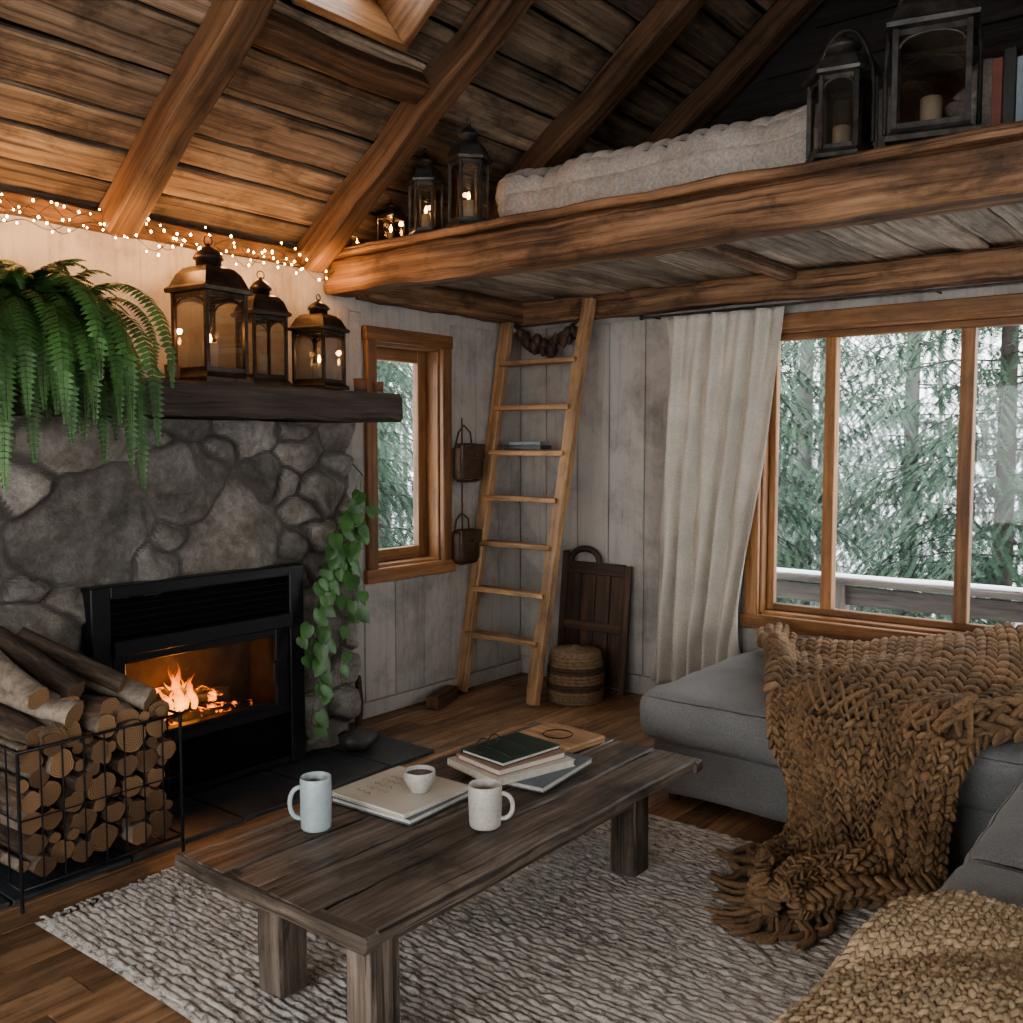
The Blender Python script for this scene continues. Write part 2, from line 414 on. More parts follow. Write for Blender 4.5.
# ------------------------------------------------------------------ room shell
RW=6.0;YF=-6.5;EH=2.3;M=.72;PH=math.atan(M);RIDGE=EH+M*3
def wall_boxes(mb,axis,pos,th,a0,a1,z0,z1,holes):
    def bx(p0,p1,q0,q1):
        if p1-p0<1e-4 or q1-q0<1e-4: return
        if axis=='x': mb.box((pos+th/2,(p0+p1)/2,(q0+q1)/2),(abs(th),p1-p0,q1-q0),rnd=.5)
        else: mb.box(((p0+p1)/2,pos+th/2,(q0+q1)/2),(p1-p0,abs(th),q1-q0),rnd=.5)
    cur=a0
    for (h0,h1,b0,b1) in sorted(holes):
        bx(cur,h0,z0,z1);bx(h0,h1,z0,b0);bx(h0,h1,b1,z1);cur=h1
    bx(cur,a1,z0,z1)
WS=(-1.22,-.71,.76,1.93); WB=(1.55,3.62,.53,1.98)
mb=MB();wall_boxes(mb,'x',0,-.16,YF,0,0,EH,[WS]);mb.build('wall_left',[PLASTER],origin=(0,0,0))
mb=MB();wall_boxes(mb,'y',0,.16,-.16,RW+.16,0,EH,[WB])
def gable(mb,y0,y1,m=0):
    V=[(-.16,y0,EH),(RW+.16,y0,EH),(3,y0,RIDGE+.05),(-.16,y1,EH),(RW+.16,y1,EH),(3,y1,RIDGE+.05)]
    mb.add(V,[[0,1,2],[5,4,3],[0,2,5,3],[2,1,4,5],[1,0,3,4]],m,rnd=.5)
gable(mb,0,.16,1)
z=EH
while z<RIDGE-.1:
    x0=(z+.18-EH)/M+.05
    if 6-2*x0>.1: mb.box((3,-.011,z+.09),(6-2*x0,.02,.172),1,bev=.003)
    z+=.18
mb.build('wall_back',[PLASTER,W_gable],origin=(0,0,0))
WR=(-5.2,-2.2,.5,2.0); WF=(.8,5.2,.5,2.1)  # openings out of view, added to let fill light in
mb=MB();wall_boxes(mb,'x',RW,.16,YF,0,0,EH,[WR]);mb.build('wall_right',[PLASTER],origin=(0,0,0))
mb=MB();wall_boxes(mb,'y',YF,-.16,-.16,RW+.16,0,EH,[WF]);gable(mb,YF-.16,YF);mb.build('wall_front',[PLASTER],origin=(0,0,0))
# floor
mb=MB();mb.box((3,-3.25,-.04),(6.3,6.8,.04),1)
x=0
random.seed(3)
while x<RW:
    w=random.choice([.11,.12,.13]);y=YF-random.random()
    while y<0:
        l=random.uniform(.9,1.9);y0=max(y,YF);y1=min(y+l,0)
        if y1-y0>.02: mb.box((x+w/2,(y0+y1)/2,-.011+random.uniform(-.0012,.0012)),(w-.003,y1-y0-.003,.022),0,bev=.0015,ax=1)
        y+=l
    x+=w
mb.build('floor',[W_floor,W_dark],origin=(0,0,0))
# ceiling
mb=MB();random.seed(5)
SK=(1.10,1.85,-2.44,-1.90)
cs,sn=math.cos(PH),math.sin(PH);SL=3/cs
def roofpt(s_,y,off): return Vector((s_*cs-off*sn,y,EH+s_*sn+off*cs))
RL=RY(-PH)
s_=-.2
while s_<SL:
    w=random.uniform(.14,.22);w=min(w,SL-s_+.05)
    cuts=[YF-.1,random.choice([-4.5,-3.6,-3.0])+random.uniform(-.3,.3),.14]
    if s_<SK[1] and s_+w>SK[0]: segs=[(YF-.1,SK[2]),(SK[3],.14)]
    else: segs=[(cuts[0],cuts[1]),(cuts[1],cuts[2])]
    for a,b_ in segs:
        mb.box(roofpt(s_+w/2,(a+b_)/2,.02+random.uniform(-.010,.010)),(w-.014,b_-a-.004,.03),0,R=RL@RZ(random.uniform(-.002,.002)),bev=.006,seg=int((b_-a)/.10)+1,jit=.007,ax=1,nf=2.6)
    s_+=w
def back(s0,s1,y0,y1): mb.box(roofpt((s0+s1)/2,(y0+y1)/2,.085),(s1-s0,y1-y0,.05),1,R=RL)
back(-.3,SK[0],YF-.2,.16);back(SK[1],SL+.05,YF-.2,.16);back(SK[0],SK[1],YF-.2,SK[2]);back(SK[0],SK[1],SK[3],.16)
RR=RY(PH);s_=-.2
while s_<SL:
    w=.2
    mb.box(Vector((RW-(s_+w/2)*cs+.02*sn,-3.2,EH+(s_+w/2)*sn+.02*cs)),(w-.01,6.8,.03),0,R=RR,ax=1);s_+=w
mb.box(Vector((RW-SL/2*cs+.07*sn,-3.2,EH+SL/2*sn+.07*cs)),(SL+.4,6.9,.05),1,R=RR)
mb.build('ceiling',[W_plank,W_gable],origin=(0,0,0))
for y in (-5.5,-4.5,-3.55,-2.61,-1.655,-.8,-.1):
    mb=MB();mb.box(roofpt(SL/2,y,-.065),(SL-.02,.125,.13),0,R=RL,bev=.012,seg=44,jit=.013,nf=2.6)
    mb.box(Vector((RW-SL/2*cs-.065*sn,y,EH+SL/2*sn-.065*cs)),(SL-.02,.13,.13),0,R=RR,bev=.012,seg=10,jit=.012)
    mb.build('roof_rafter',[W_rafter],origin=(0,y,0))
# skylight with lining + header
mb=MB()
ym=(SK[2]+SK[3])/2;sm=(SK[0]+SK[1])/2
for (s0,y,ds,dy) in ((SK[0]+.015,ym,.03,SK[3]-SK[2]),(SK[1]-.015,ym,.03,SK[3]-SK[2]),(sm,SK[2]+.015,SK[1]-SK[0]-.06,.03),(sm,SK[3]-.015,SK[1]-SK[0]-.06,.03)):
    mb.box(roofpt(s0,y,.12),(ds,dy,.34),0,R=RL,bev=.004)
for (s0,y,ds,dy) in ((SK[0]+.06,ym,.05,SK[3]-SK[2]-.06),(SK[1]-.06,ym,.05,SK[3]-SK[2]-.06),(sm,SK[2]+.06,SK[1]-SK[0]-.17,.05),(sm,SK[3]-.06,SK[1]-SK[0]-.17,.05)):
    mb.box(roofpt(s0,y,.22),(ds,dy,.05),0,R=RL,bev=.004)
mb.box(roofpt(sm,ym,.25),(SK[1]-SK[0]-.06,SK[3]-SK[2]-.06,.006),1,R=RL)
mb.build('window_5',[W_frame,GLASS])
mb=MB();mb.box(roofpt(SK[0]-.12,-2.13,-.045),(.11,.82,.09),0,R=RL,bev=.01,seg=10,jit=.014)
mb.build('skylight_header_beam',[W_rafter])
mb=MB();mb.box((.035,-3.9,2.26),(.07,4.8,.07),0,bev=.008,seg=40,jit=.010);mb.build('trim_1',[W_rafter])
# ------------------------------------------------------------------ windows
def window(name,axis,hole,pos,th,mull=(),depth=.12,casing=.07,fr=.045,cas_d=.03,mat=W_frame,side=1):
    a0,a1,z0,z1=hole;mb=MB()
    def bx(a,z,da,dz,o,do,m=0,bev=.004):
        if axis=='x': mb.box((pos+side*o,a,z),(do,da,dz),m,bev=bev)
        else: mb.box((a,pos+side*o,z),(da,do,dz),m,bev=bev)
    am=(a0+a1)/2;zm=(z0+z1)/2
    o=-cas_d/2-.001
    bx(a0-casing/2+.01,zm,casing,z1-z0,o,cas_d);bx(a1+casing/2-.01,zm,casing,z1-z0,o,cas_d)
    bx(am,z1+casing/2-.005,a1-a0+2*casing,casing,o-.002,cas_d+.006);bx(am,z0-casing/2+.005,a1-a0+2*casing+.02,casing,o-.004,cas_d+.01)
    e=.02
    bx(a0+e/2,zm,e,z1-z0,th/2,th-.002);bx(a1-e/2,zm,e,z1-z0,th/2,th-.002);bx(am,z1-e/2,a1-a0-2*e,e,th/2,th-.002);bx(am,z0+e/2,a1-a0-2*e,e,th/2,th-.002)
    d=depth
    bx(a0+e+fr/2,zm,fr,z1-z0-2*e,d,.045);bx(a1-e-fr/2,zm,fr,z1-z0-2*e,d,.045)
    bx(am,z1-e-fr/2,a1-a0-2*e-2*fr,fr,d,.045);bx(am,z0+e+fr/2,a1-a0-2*e-2*fr,fr,d,.045)
    for (mm,w) in mull: bx(mm,zm,w,z1-z0-2*e-2*fr,d-.02,.06)
    bx(am,zm,a1-a0-2*e-2*fr+.01,z1-z0-2*e-2*fr+.01,d,.005,1,0)
    return mb.build(name,[mat,GLASS])
window('window_1','x',WS,0,.16,side=-1,depth=.11,fr=.065)
window('window_2','y',WB,0,.16,mull=((1.89,.055),(2.51,.06),(3.13,.055)),side=1,depth=.09,casing=.07,fr=.035)
window('fill_window_right','x',WR,RW,.16,mull=((-4.2,.05),(-3.2,.05)),side=1)  # added window, out of view, for fill from the right
window('fill_window_front','y',WF,YF,.16,mull=((2.3,.05),(3.7,.05)),side=-1)  # added window behind the camera, only there for fill
# ------------------------------------------------------------------ loft
LT=2.318
mb=MB();random.seed(11)
mb.box((3,-1.46,2.20),(5.99,.16,.160),0,bev=.016,seg=90,jit=.011,nf=3.2)
mb.box((3,-1.44,2.298),(5.98,.24,.034),1,bev=.008,seg=90,jit=.009)
x=.01
while x<5.9:
    w=random.uniform(.12,.19);w=min(w,5.99-x)
    mb.box((x+w/2,-.70,2.250+random.uniform(-.014,.006)),(w-.008,1.37,.03),2,bev=.004,seg=12,jit=.007,ax=1)
    x+=w
mb.box((3,-.70,2.287),(5.96,1.36,.02),3)
mb.box((3,-.085,2.17),(5.97,.13,.13),0,bev=.014,seg=60,jit=.012)
mb.box((.08,-.75,2.17),(.12,1.22,.12),0,bev=.014,seg=16,jit=.012)
mb.box((1.75,-.75,2.21),(.07,1.22,.05),0,bev=.01,seg=12,jit=.01,ax=1)
mb.box((3.6,-.75,2.17),(.10,1.22,.12),0,bev=.014,seg=12,jit=.01,ax=1)
mb.build('loft_platform',[W_beam,W_beam,W_loft,W_dark],origin=(0,0,0))
def qd(w,ax):
    p=w
    a=abs(math.sin(p.x*pi/.085+.9*noise.noise(p*3)));b=abs(math.sin((p.y+p.z)*pi/.06+.9*noise.noise(p*3+Vector((5,0,0)))))
    return .020*(a**.5)*(b**.5)+.03*noise.noise(p*4)
mb=MB();mb.rbox((1.9,-.82,2.465),(2.1,.92,.24),.09,0,puff=.03,n=(150,50,14),disp=qd)
mb.build('quilted_mattress',[QUILT])
mb=MB();mb.rbox((3.5,-.6,2.45),(.8,.5,.18),.08,0,puff=.05,n=10);mb.build('bed_pillow',[QUILT])
# ------------------------------------------------------------------ fireplace stone
rng=np.random.RandomState(31)
seeds=[]
# big boulders first, small fillers between
tries=0
while tries<4000:
    tries+=1
    w=rng.choice([.20,.13,.07],p=[.5,.3,.2]) if tries<1500 else rng.choice([.09,.05])
    p=(rng.uniform(-.2,3.1),rng.uniform(-.1,1.65))
    if all(math.hypot((p[0]-q[0])*.78,p[1]-q[1])>(w+q[5])*.92 for q in seeds):
        seeds.append((p[0],p[1],rng.rand(),rng.uniform(-1,1),rng.uniform(-1,1),w))
seeds=np.array(seeds)
Y0=-4.2;FX=.235;LF=2.60;LS=.235;ns_,nz=310,160;HT=1.5
SS=np.linspace(0,LF+LS,ns_+1);ZZ=np.linspace(0,HT,nz+1)
V=[];aux_v=[];cell=[]
for s0 in SS:
    for z in ZZ:
        nv=noise.noise_vector(Vector((s0*2.4,z*2.4,1)))*.09+noise.noise_vector(Vector((s0*8,z*8,4)))*.030+noise.noise_vector(Vector((s0*22,z*22,7)))*.007
        px,pz=s0+nv.x,z+nv.y
        d=np.hypot((seeds[:,0]-px)*.78,seeds[:,1]-pz)-seeds[:,5];o=np.argpartition(d,2)[:2];o=o[np.argsort(d[o])]
        e=d[o[1]]-d[o[0]];g=min(1,e/.038);g=g*g*(3-2*g)
        dome=min(1,e/.16);dome=math.sqrt(dome)
        sd=seeds[o[0]]
        dx,dz_=px-sd[0],pz-sd[1]
        a=sd[2]*6.28
        f1=(sd[3]*dx+sd[4]*dz_)*.30
        f2=(math.cos(a)*dx+math.sin(a)*dz_)*.42+.02
        f3=(math.cos(a+2.1)*dx+math.sin(a+2.1)*dz_)*.45+.025
        f4=(math.cos(a+4.0)*dx+math.sin(a+4.0)*dz_)*.55+.03
        fac=min(f1,f2,f3,f4,.02)
        n1=noise.fractal(Vector((s0*5,z*5,sd[2]*9)),.8,2.1,8)*.022
        h=g*(.020+sd[2]*.025+.016*dome+max(fac,-.035))+n1*(.35+.65*g)
        if s0<=LF:
            t=max(0,(s0-(LF-.05))/.05);N=Vector((1,t*.7,0)).normalized();P=Vector((FX,Y0+s0,z))
        else:
            q=s0-LF;t=max(0,1-q/.05);N=Vector((t*.7,1,0)).normalized();P=Vector((FX-q,Y0+LF,z))
        if s0>LF and s0-LF>LS-.03: h=min(h,.0)
        V.append(P+N*h);aux_v.append(g);cell.append(sd[2])
F=[];rn=[];au=[]
IY0,IY1,IZ1=-2.86,-1.98,.84
for i in range(ns_):
    for j in range(nz):
        yc=Y0+SS[i];
        if SS[i]<LF and IY0<yc<IY1 and ZZ[j]<IZ1-.02: continue
        a=i*(nz+1)+j;F.append([a,a+nz+1,a+nz+2,a+1]);rn.append(cell[a]);au.append(aux_v[a])
mb=MB();mb.add(V,F,0,True,rnd=rn,aux=au)
mb.build('stone_fireplace',[STONE],origin=(0,-3,0))
mb=MB();mb.box((.235,-2.74,1.57),(.46,2.56,.130),0,bev=.014,seg=60,jit=.013,nf=3)
mb.build('mantel_shelf',[W_mantel])
mb=MB()
yy=-3.75
while yy<-1.5:
    w=random.uniform(.36,.5);w=min(w,-1.48-yy)
    mb.box((.45,yy+w/2,.009),(.44,w-.008,.016),0,bev=.003,ax=1)
    yy+=w
mb.build('slate_hearth',[SLATE])
# insert
ins=empty('fireplace_insert',(.28,-2.42,0.02))
mb=MB()
yc=-2.42;W=.96;H=.86;zb=.025
def fb(y0,y1,z0,z1,x0,x1,m=0,bev=.004): mb.box(((x0+x1)/2,(y0+y1)/2,(z0+z1)/2),(x1-x0,y1-y0,z1-z0),m,bev=bev)
ya,yb=yc-W/2,yc+W/2
fb(ya,ya+.075,zb,zb+H,.25,.325);fb(yb-.075,yb,zb,zb+H,.25,.325);fb(ya+.075,yb-.075,zb+H-.045,zb+H,.25,.325)
fb(ya+.075,yb-.075,zb,zb+.03,.25,.315)
fb(ya+.075,yb-.075,zb+.22,zb+.26,.22,.32);fb(ya+.075,yb-.075,zb+.60,zb+.66,.22,.345)
for k in range(5): mb.box((.295,yc,zb+.685+k*.027),(.035,W-.16,.007),0,R=RY(.5))
for k in range(6): mb.box((.295,yc,zb+.05+k*.029),(.035,W-.16,.007),0,R=RY(.5))
fb(ya+.075,yb-.075,zb+.66,zb+.82,.24,.262);fb(ya+.075,yb-.075,zb+.03,zb+.22,.24,.262)
fb(ya+.08,ya+.13,zb+.26,zb+.60,.27,.32);fb(yb-.15,yb-.08,zb+.26,zb+.60,.27,.32);fb(ya+.13,yb-.15,zb+.565,zb+.60,.27,.32);fb(ya+.13,yb-.15,zb+.26,zb+.28,.27,.32)
fb(yb-.175,yb-.155,zb+.36,zb+.46,.32,.34)
fb(ya+.06,yb-.06,zb+.20,zb+.67,.02,.04,1,0);fb(ya+.06,ya+.08,zb+.2,zb+.67,.04,.26,1,0);fb(yb-.08,yb-.06,zb+.2,zb+.67,.04,.26,1,0);fb(ya+.08,yb-.08,zb+.66,zb+.68,.04,.24,1,0);fb(ya+.08,yb-.08,zb+.2,zb+.22,.04,.24,1,0)
mb.box((.295,yc-.01,zb+.42),(.004,W-.28,.30),2)
mb.build('insert_frame',[BLACK,FIREBRICK,GLASS],parent=ins)
mb=MB()
def clog(a,b_,r0):
    a=Vector(a);b_=Vector(b_);pts=[a.lerp(b_,i/8)+Vector((0,0,.006*math.sin(i*2))) for i in range(9)];mb.tube(pts,[r0*(1+.12*math.sin(i*1.9)) for i in range(9)],10,0,jit=.5)
clog((.12,-2.74,.29),(.10,-2.20,.285),.040)
clog((.2,-2.66,.275),(.19,-2.14,.275),.034)
clog((.08,-2.62,.345),(.21,-2.26,.355),.030)
clog((.21,-2.60,.345),(.09,-2.30,.345),.026)
clog((.14,-2.55,.40),(.17,-2.32,.37),.022)
mb.build('burning_logs',[CHAR],parent=ins)
mb=MB();random.seed(2)
for k in range(30):
    y=random.gauss(-2.45,.07);x=random.uniform(.08,.21);h=random.uniform(.07,.19)*max(.25,1-abs(y+2.45)*5);r=random.uniform(.008,.020)
    pts=[];rs=[]
    for i in range(13):
        t=i/12;pts.append((x+.012*math.sin(t*5+k),y+.020*math.sin(t*6+k*2)*t,.33+h*t));rs.append(max(.0006,r*(math.sin(pi*(t*.75+.25))**1.3)*(1-t*.3)))
    mb.tube(pts,rs,8,0)
mb.build('flames',[FIRE],parent=ins)
def plight(name,loc,e,col,r=.03,parent=None):
    l=bpy.data.lights.new(name,'POINT');l.energy=e;l.color=col;l.shadow_soft_size=r
    o=bpy.data.objects.new(name,l);bpy.context.scene.collection.objects.link(o);o.location=loc
    if parent: o.parent=parent;o.location=Vector(loc)-parent.location
    return o
plight('fire_glow',(.20,-2.45,.45),3.6,(1,.38,.1),.05,ins)
mb=MB();mb.ball((.40,-1.70,.068),.09,0,16,(.8,1,.55),jit=.35);mb.build('river_rock',[RIVER])
# ------------------------------------------------------------------ firewood basket
fw=empty('firewood_basket',(.57,-3.09,0))
mb=MB();x0,x1,y0,y1=.36,.745,-3.36,-2.82;zt=.49;zb_=.07
for (x,y) in ((x0,y0),(x0,y1),(x1,y0),(x1,y1)): mb.tube([(x,y,0.002 if x>.7 else .018),(x,y,zt)],.006,8)
for z in (zb_,zt):
    mb.tube([(x0,y0,z),(x1,y0,z),(x1,y1,z),(x0,y1,z)],.005,6,closed=True)
for z in (.28,):
    mb.tube([(x1,y0,z),(x1,y1,z)],.0025,6);mb.tube([(x0,y1,z),(x1,y1,z)],.0025,6);mb.tube([(x0,y0,z),(x1,y0,z)],.0025,6)
for k in range(1,8):
    y=y0+(y1-y0)*k/8;mb.tube([(x1,y,zb_),(x1,y,zt)],.0028,6);mb.tube([(x0,y,zb_),(x1,y,zb_)],.0028,6)
for k in range(1,5):
    x=x0+(x1-x0)*k/5;mb.tube([(x,y1,zb_),(x,y1,zt)],.0028,6);mb.tube([(x,y0,zb_),(x,y0,zt)],.0028,6)
mb.build('wire_frame',[BLACK],parent=fw)
mb=MB();random.seed(21)
placed=[]
for tr in range(9000):
    r=random.uniform(.030,.050) if tr<5000 else random.uniform(.016,.028)
    y=random.uniform(y0+r+.004,y1-r-.004);z=random.uniform(zb_+r+.006,.50)
    if all(math.hypot(y-a,z-b)>(r+c)*.97 for a,b,c in placed): placed.append((y,z,r))
for (y,z,r) in placed:
    dz=random.uniform(-.006,.006);dy=random.uniform(-.006,.006)
    mb.tube([(x0+.02,y+dy,z-dz),(.55,y,z),(x1-.012+random.uniform(-.04,0),y+dy,z+dz)],[r,r,r*1.02],14,random.choice([0,0,0,2]),1,jit=.35)
for (yb0,zz,yaw,r,m,tilt) in ((-3.3,.535,.1,.04,0,.0),(-3.2,.54,-.2,.045,2,.02),(-3.08,.54,.25,.05,0,-.02),(-2.97,.535,-.1,.042,2,.01),(-2.88,.53,.1,.04,0,0),(-3.26,.62,.5,.045,2,.04),(-3.13,.63,-.25,.045,0,.03),(-3.0,.615,.55,.04,2,.04),(-3.2,.70,.35,.035,0,.05),(-3.3,.70,.1,.035,2,.04),(-3.08,.69,.65,.03,0,.05)):
    L_=random.uniform(.15,.20);c=Vector((.53,yb0,zz));d=Vector((math.cos(yaw)*L_,math.sin(yaw)*L_,-.03-tilt))
    mb.tube([c-d,c-d*.5,c,c+d*.5,c+d],[r,r*1.04,r,r*1.02,r],12,m,1,jit=.4)
mb.build('split_logs',[BARK,LOGEND,BIRCH],parent=fw)
# ------------------------------------------------------------------ lanterns
def lantern(loc,w,h,yaw=0,sides=4,metal=BRONZE,lit=False,power=1.0,big=False):
    mb=MB();x,y,z=loc;R=RZ(yaw);c=Vector(loc)
    sq=1/math.cos(pi/sides);rot=pi/sides
    hw=w/2
    def ring(prof,mat=0): mb.lathe([(r*sq,zz) for r,zz in prof],c,sides,mat,R,False,rot)
    ring([(hw*.98,0),(hw,.0),(hw,.03*h),(hw*.9,.05*h),(hw*.86,.07*h)])
    bt=.60*h
    for k in range(sides):
        a=2*pi*k/sides+rot;p=Vector((hw*.82*sq*math.cos(a),hw*.82*sq*math.sin(a),(.07*h+bt)/2))
        mb.box(c+R@p,(w*.07,w*.07,bt-.07*h),0,R=R@RZ(a+pi/4 if sides==4 else a),bev=.001)
        a2=2*pi*k/sides;ap=hw*.80
        wid=2*ap*math.tan(pi/sides)
        Rk=R@RZ(a2)
        mb.box(c+Rk@Vector((ap,0,(.07*h+bt)/2)),(.002,wid*.94,bt-.08*h),1,R=Rk,ax=2)
        for zz in (.085*h,bt-.02*h): mb.box(c+Rk@Vector((ap,0,zz)),(w*.04,wid,.03*h),0,R=Rk,ax=1)
        pts=[c+Rk@Vector((ap+.002,wid*.46*math.cos(t),bt-.10*h+.07*h*math.sin(t))) for t in np.linspace(0,pi,9)]
        mb.tube(pts,w*.018,5,0)
    ring([(hw*.86,bt),(hw*1.02,bt+.005*h),(hw*1.04,bt+.03*h),(hw*.92,bt+.05*h),(hw*.84,bt+.09*h),(hw*.76,bt+.13*h),(hw*.60,bt+.17*h),(hw*.46,bt+.185*h)])
    mb.lathe([(hw*.42,bt+.18*h),(hw*.42,bt+.23*h),(hw*.52,bt+.235*h),(hw*.50,bt+.255*h),(hw*.36,bt+.29*h),(hw*.16,bt+.315*h),(hw*.07,bt+.325*h),(hw*.07,bt+.34*h),(0,bt+.345*h)],c,14,0,R)
    rt=.035*h
    if big:
        pts=[c+R@Vector((hw*1.08*math.cos(t),0,bt*.75+(h*.52)*math.sin(t))) for t in np.linspace(0,pi,17)]
        pts=[c+R@Vector((hw*1.08,0,.1*h))]+pts+[c+R@Vector((-hw*1.08,0,.1*h))]
        mb.tube(pts,w*.03,6,0)
    else:
        mb.tube([c+R@Vector((0,rt*math.cos(t),bt+.36*h+rt*math.sin(t))) for t in np.linspace(0,2*pi,13)[:-1]],w*.014,5,0,closed=True)
    ch=.20*h
    mb.lathe([(hw*.26,.07*h),(hw*.26,.07*h+ch),(hw*.2,.07*h+ch+.003),(0,.07*h+ch-.003)],c,14,2)
    if lit:
        mb.lathe([(0,.07*h+ch),(.006,.07*h+ch+.012),(.0075,.07*h+ch+.018),(.004,.07*h+ch+.030),(0,.07*h+ch+.040)],c,8,3)
    ob=mb.build('lantern',[metal,LGLASS,CANDLE,FLAME],origin=loc)
    if lit: plight('candle_glow',c+Vector((0,0,.07*h+ch+.06)),power,(1,.5,.2),.012,ob)
    return ob
MT=1.646
lantern((.26,-2.34,MT),.235,.585,.10,lit=True,power=1.0)
lantern((.22,-2.06,MT),.18,.49,-.15)
lantern((.27,-1.79,MT),.19,.42,.25,lit=True,power=.4)
LN=LT+.006
lantern((.35,-1.42,LN),.11,.21,.2,lit=True,power=.8)
lantern((.575,-1.42,LN),.155,.40,.1,6,PEWTER,lit=True,power=.3)
lantern((.83,-1.42,LN),.175,.48,.3,6,PEWTER,lit=True,power=.3)
lantern((2.45,-1.41,LN),.22,.44,-.3,6,PEWTER,big=True)
lantern((2.73,-1.41,LN),.25,.56,.25,4,PEWTER,big=True)
mb=MB();mb.lathe([(.03,0),(.035,.05),(.033,.052),(.028,.01),(0,.01)],(.12,-1.42,LN),14,0);mb.lathe([(.026,.01),(.026,.035),(0,.034)],(.12,-1.42,LN),12,1);mb.lathe([(0,.035),(.005,.045),(0,.065)],(.12,-1.42,LN),8,2)
o=mb.build('votive_candle',[LGLASS,CANDLE,FLAME]);plight('candle_glow',(.12,-1.42,LN+.09),.7,(1,.5,.2),.012,o)
for (x,y,s0) in ((.33,-1.60,1),(.36,-1.52,.8),(.40,-2.60,.9)):
    mb=MB();c=(x,y,MT);mb.lathe([(.028*s0,0),(.033*s0,.055*s0),(.031*s0,.055*s0),(.025*s0,.008),(0,.008)],c,14,0);mb.lathe([(.022*s0,.008),(.022*s0,.04*s0),(0,.04*s0)],c,12,1)
    mb.build('votive_candle',[TERRA,CANDLE,FLAME])
# ------------------------------------------------------------------ fairy lights
fl=empty('fairy_lights',(.1,-2.5,2.25));random.seed(9)
mb=MB();mw=MB()
def fpath(t,k): 
    y=-3.75+t*2.20
    return Vector((.09+.02*math.sin(t*23+k),y,2.258+.026*math.sin(t*31+k*2.1)+.022*math.sin(t*67+k)-.016*k))
for k in range(4):
    pts=[fpath(i/110,k) for i in range(111)];mw.tube(pts,.0014,4)
    for i in range(36):
        p=fpath((i+random.random()*.6)/36,k)+Vector((random.uniform(-.01,.02),0,random.uniform(-.022,.012)));mb.ball(p,random.uniform(.0030,.0048),0,6,(1,1,1.3))
mb.build('bulbs',[BULB],parent=fl);mw.build('wire',[BLACK],parent=fl)
for i in range(8): plight('string_glow',(.19,-3.6+i*.275,2.17),2.3,(1,.50,.20),.03,fl)
# ------------------------------------------------------------------ fern
random.seed(31)
mb=MB();fc=Vector((.27,-3.09,MT))
mb.lathe([(.09,0),(.12,.13),(.13,.13),(.13,.155),(.115,.155),(.1,.13),(0,.13)],fc,20,1)
def frond(base,az,L,el,droop):
    d=Vector((math.cos(az),math.sin(az),0));p=base.copy();el0=el;n=46;pts=[p.copy()];st=L/n
    for i in range(n):
        el0-=droop/n*(.5+1.2*i/n)
        if el0<-1.5: el0=-1.5
        p=p+(d*math.cos(el0)+Vector((0,0,math.sin(el0))))*st
        if p.x<.04: p.x=.04
        if p.z>2.17: p.z=2.17
        if p.z<1.66 and p.x<.50: p.x=max(p.x,.50)
        pts.append(p.copy())
    mb.tube(pts[::3]+[pts[-1]],.0014,4,2)
    for i in range(3,n+1):
        t=i/n;pl=.042*math.sin(pi*min(1,(t*.82+.15)))**.7*(.65+.8*L)
        if pl<.005: pl=.005
        T=(pts[i]-pts[i-1])
        if T.length<1e-6: continue
        T=T.normalized();side=T.cross(Vector((0,0,1)))
        if side.length<.15: side=Vector((-d.y,d.x,0))
        side.normalize();N=side.cross(T).normalized()
        for sg in (-1,1):
            q=pts[i];a=side*sg+T*.35-N*.25*(1+random.random());a.normalize()
            wv=T*st*.46;e=q+a*pl*random.uniform(.85,1.1);m_=q+a*pl*.5+N*.003
            if e.x<.01: continue
            mb.add([q-wv*.8,m_-wv,e,m_+wv,q+wv*.8],[[0,1,2,3,4]],0,False,rnd=random.random())
for k in range(185):
    az=random.uniform(-pi,pi)
    if math.cos(az)<-.3 and random.random()<.6: az=random.uniform(-1.6,1.6)
    Lm=.40 if math.sin(az)>.4 else .52
    frond(fc+Vector((random.uniform(-.05,.05),random.uniform(-.08,.08),.13)),az,random.uniform(.28,Lm),random.uniform(.6,1.45),random.uniform(1.2,2.5))
for k in range(110):
    az=random.uniform(-1.3,.75);Lm=.88 if az<.35 else .55
    frond(fc+Vector((.06,random.uniform(-.12,.10),.13)),az,random.uniform(.42,Lm),random.uniform(.3,.9),random.uniform(2.5,3.2))
mb.build('potted_fern',[FERN,TERRA,STEM])
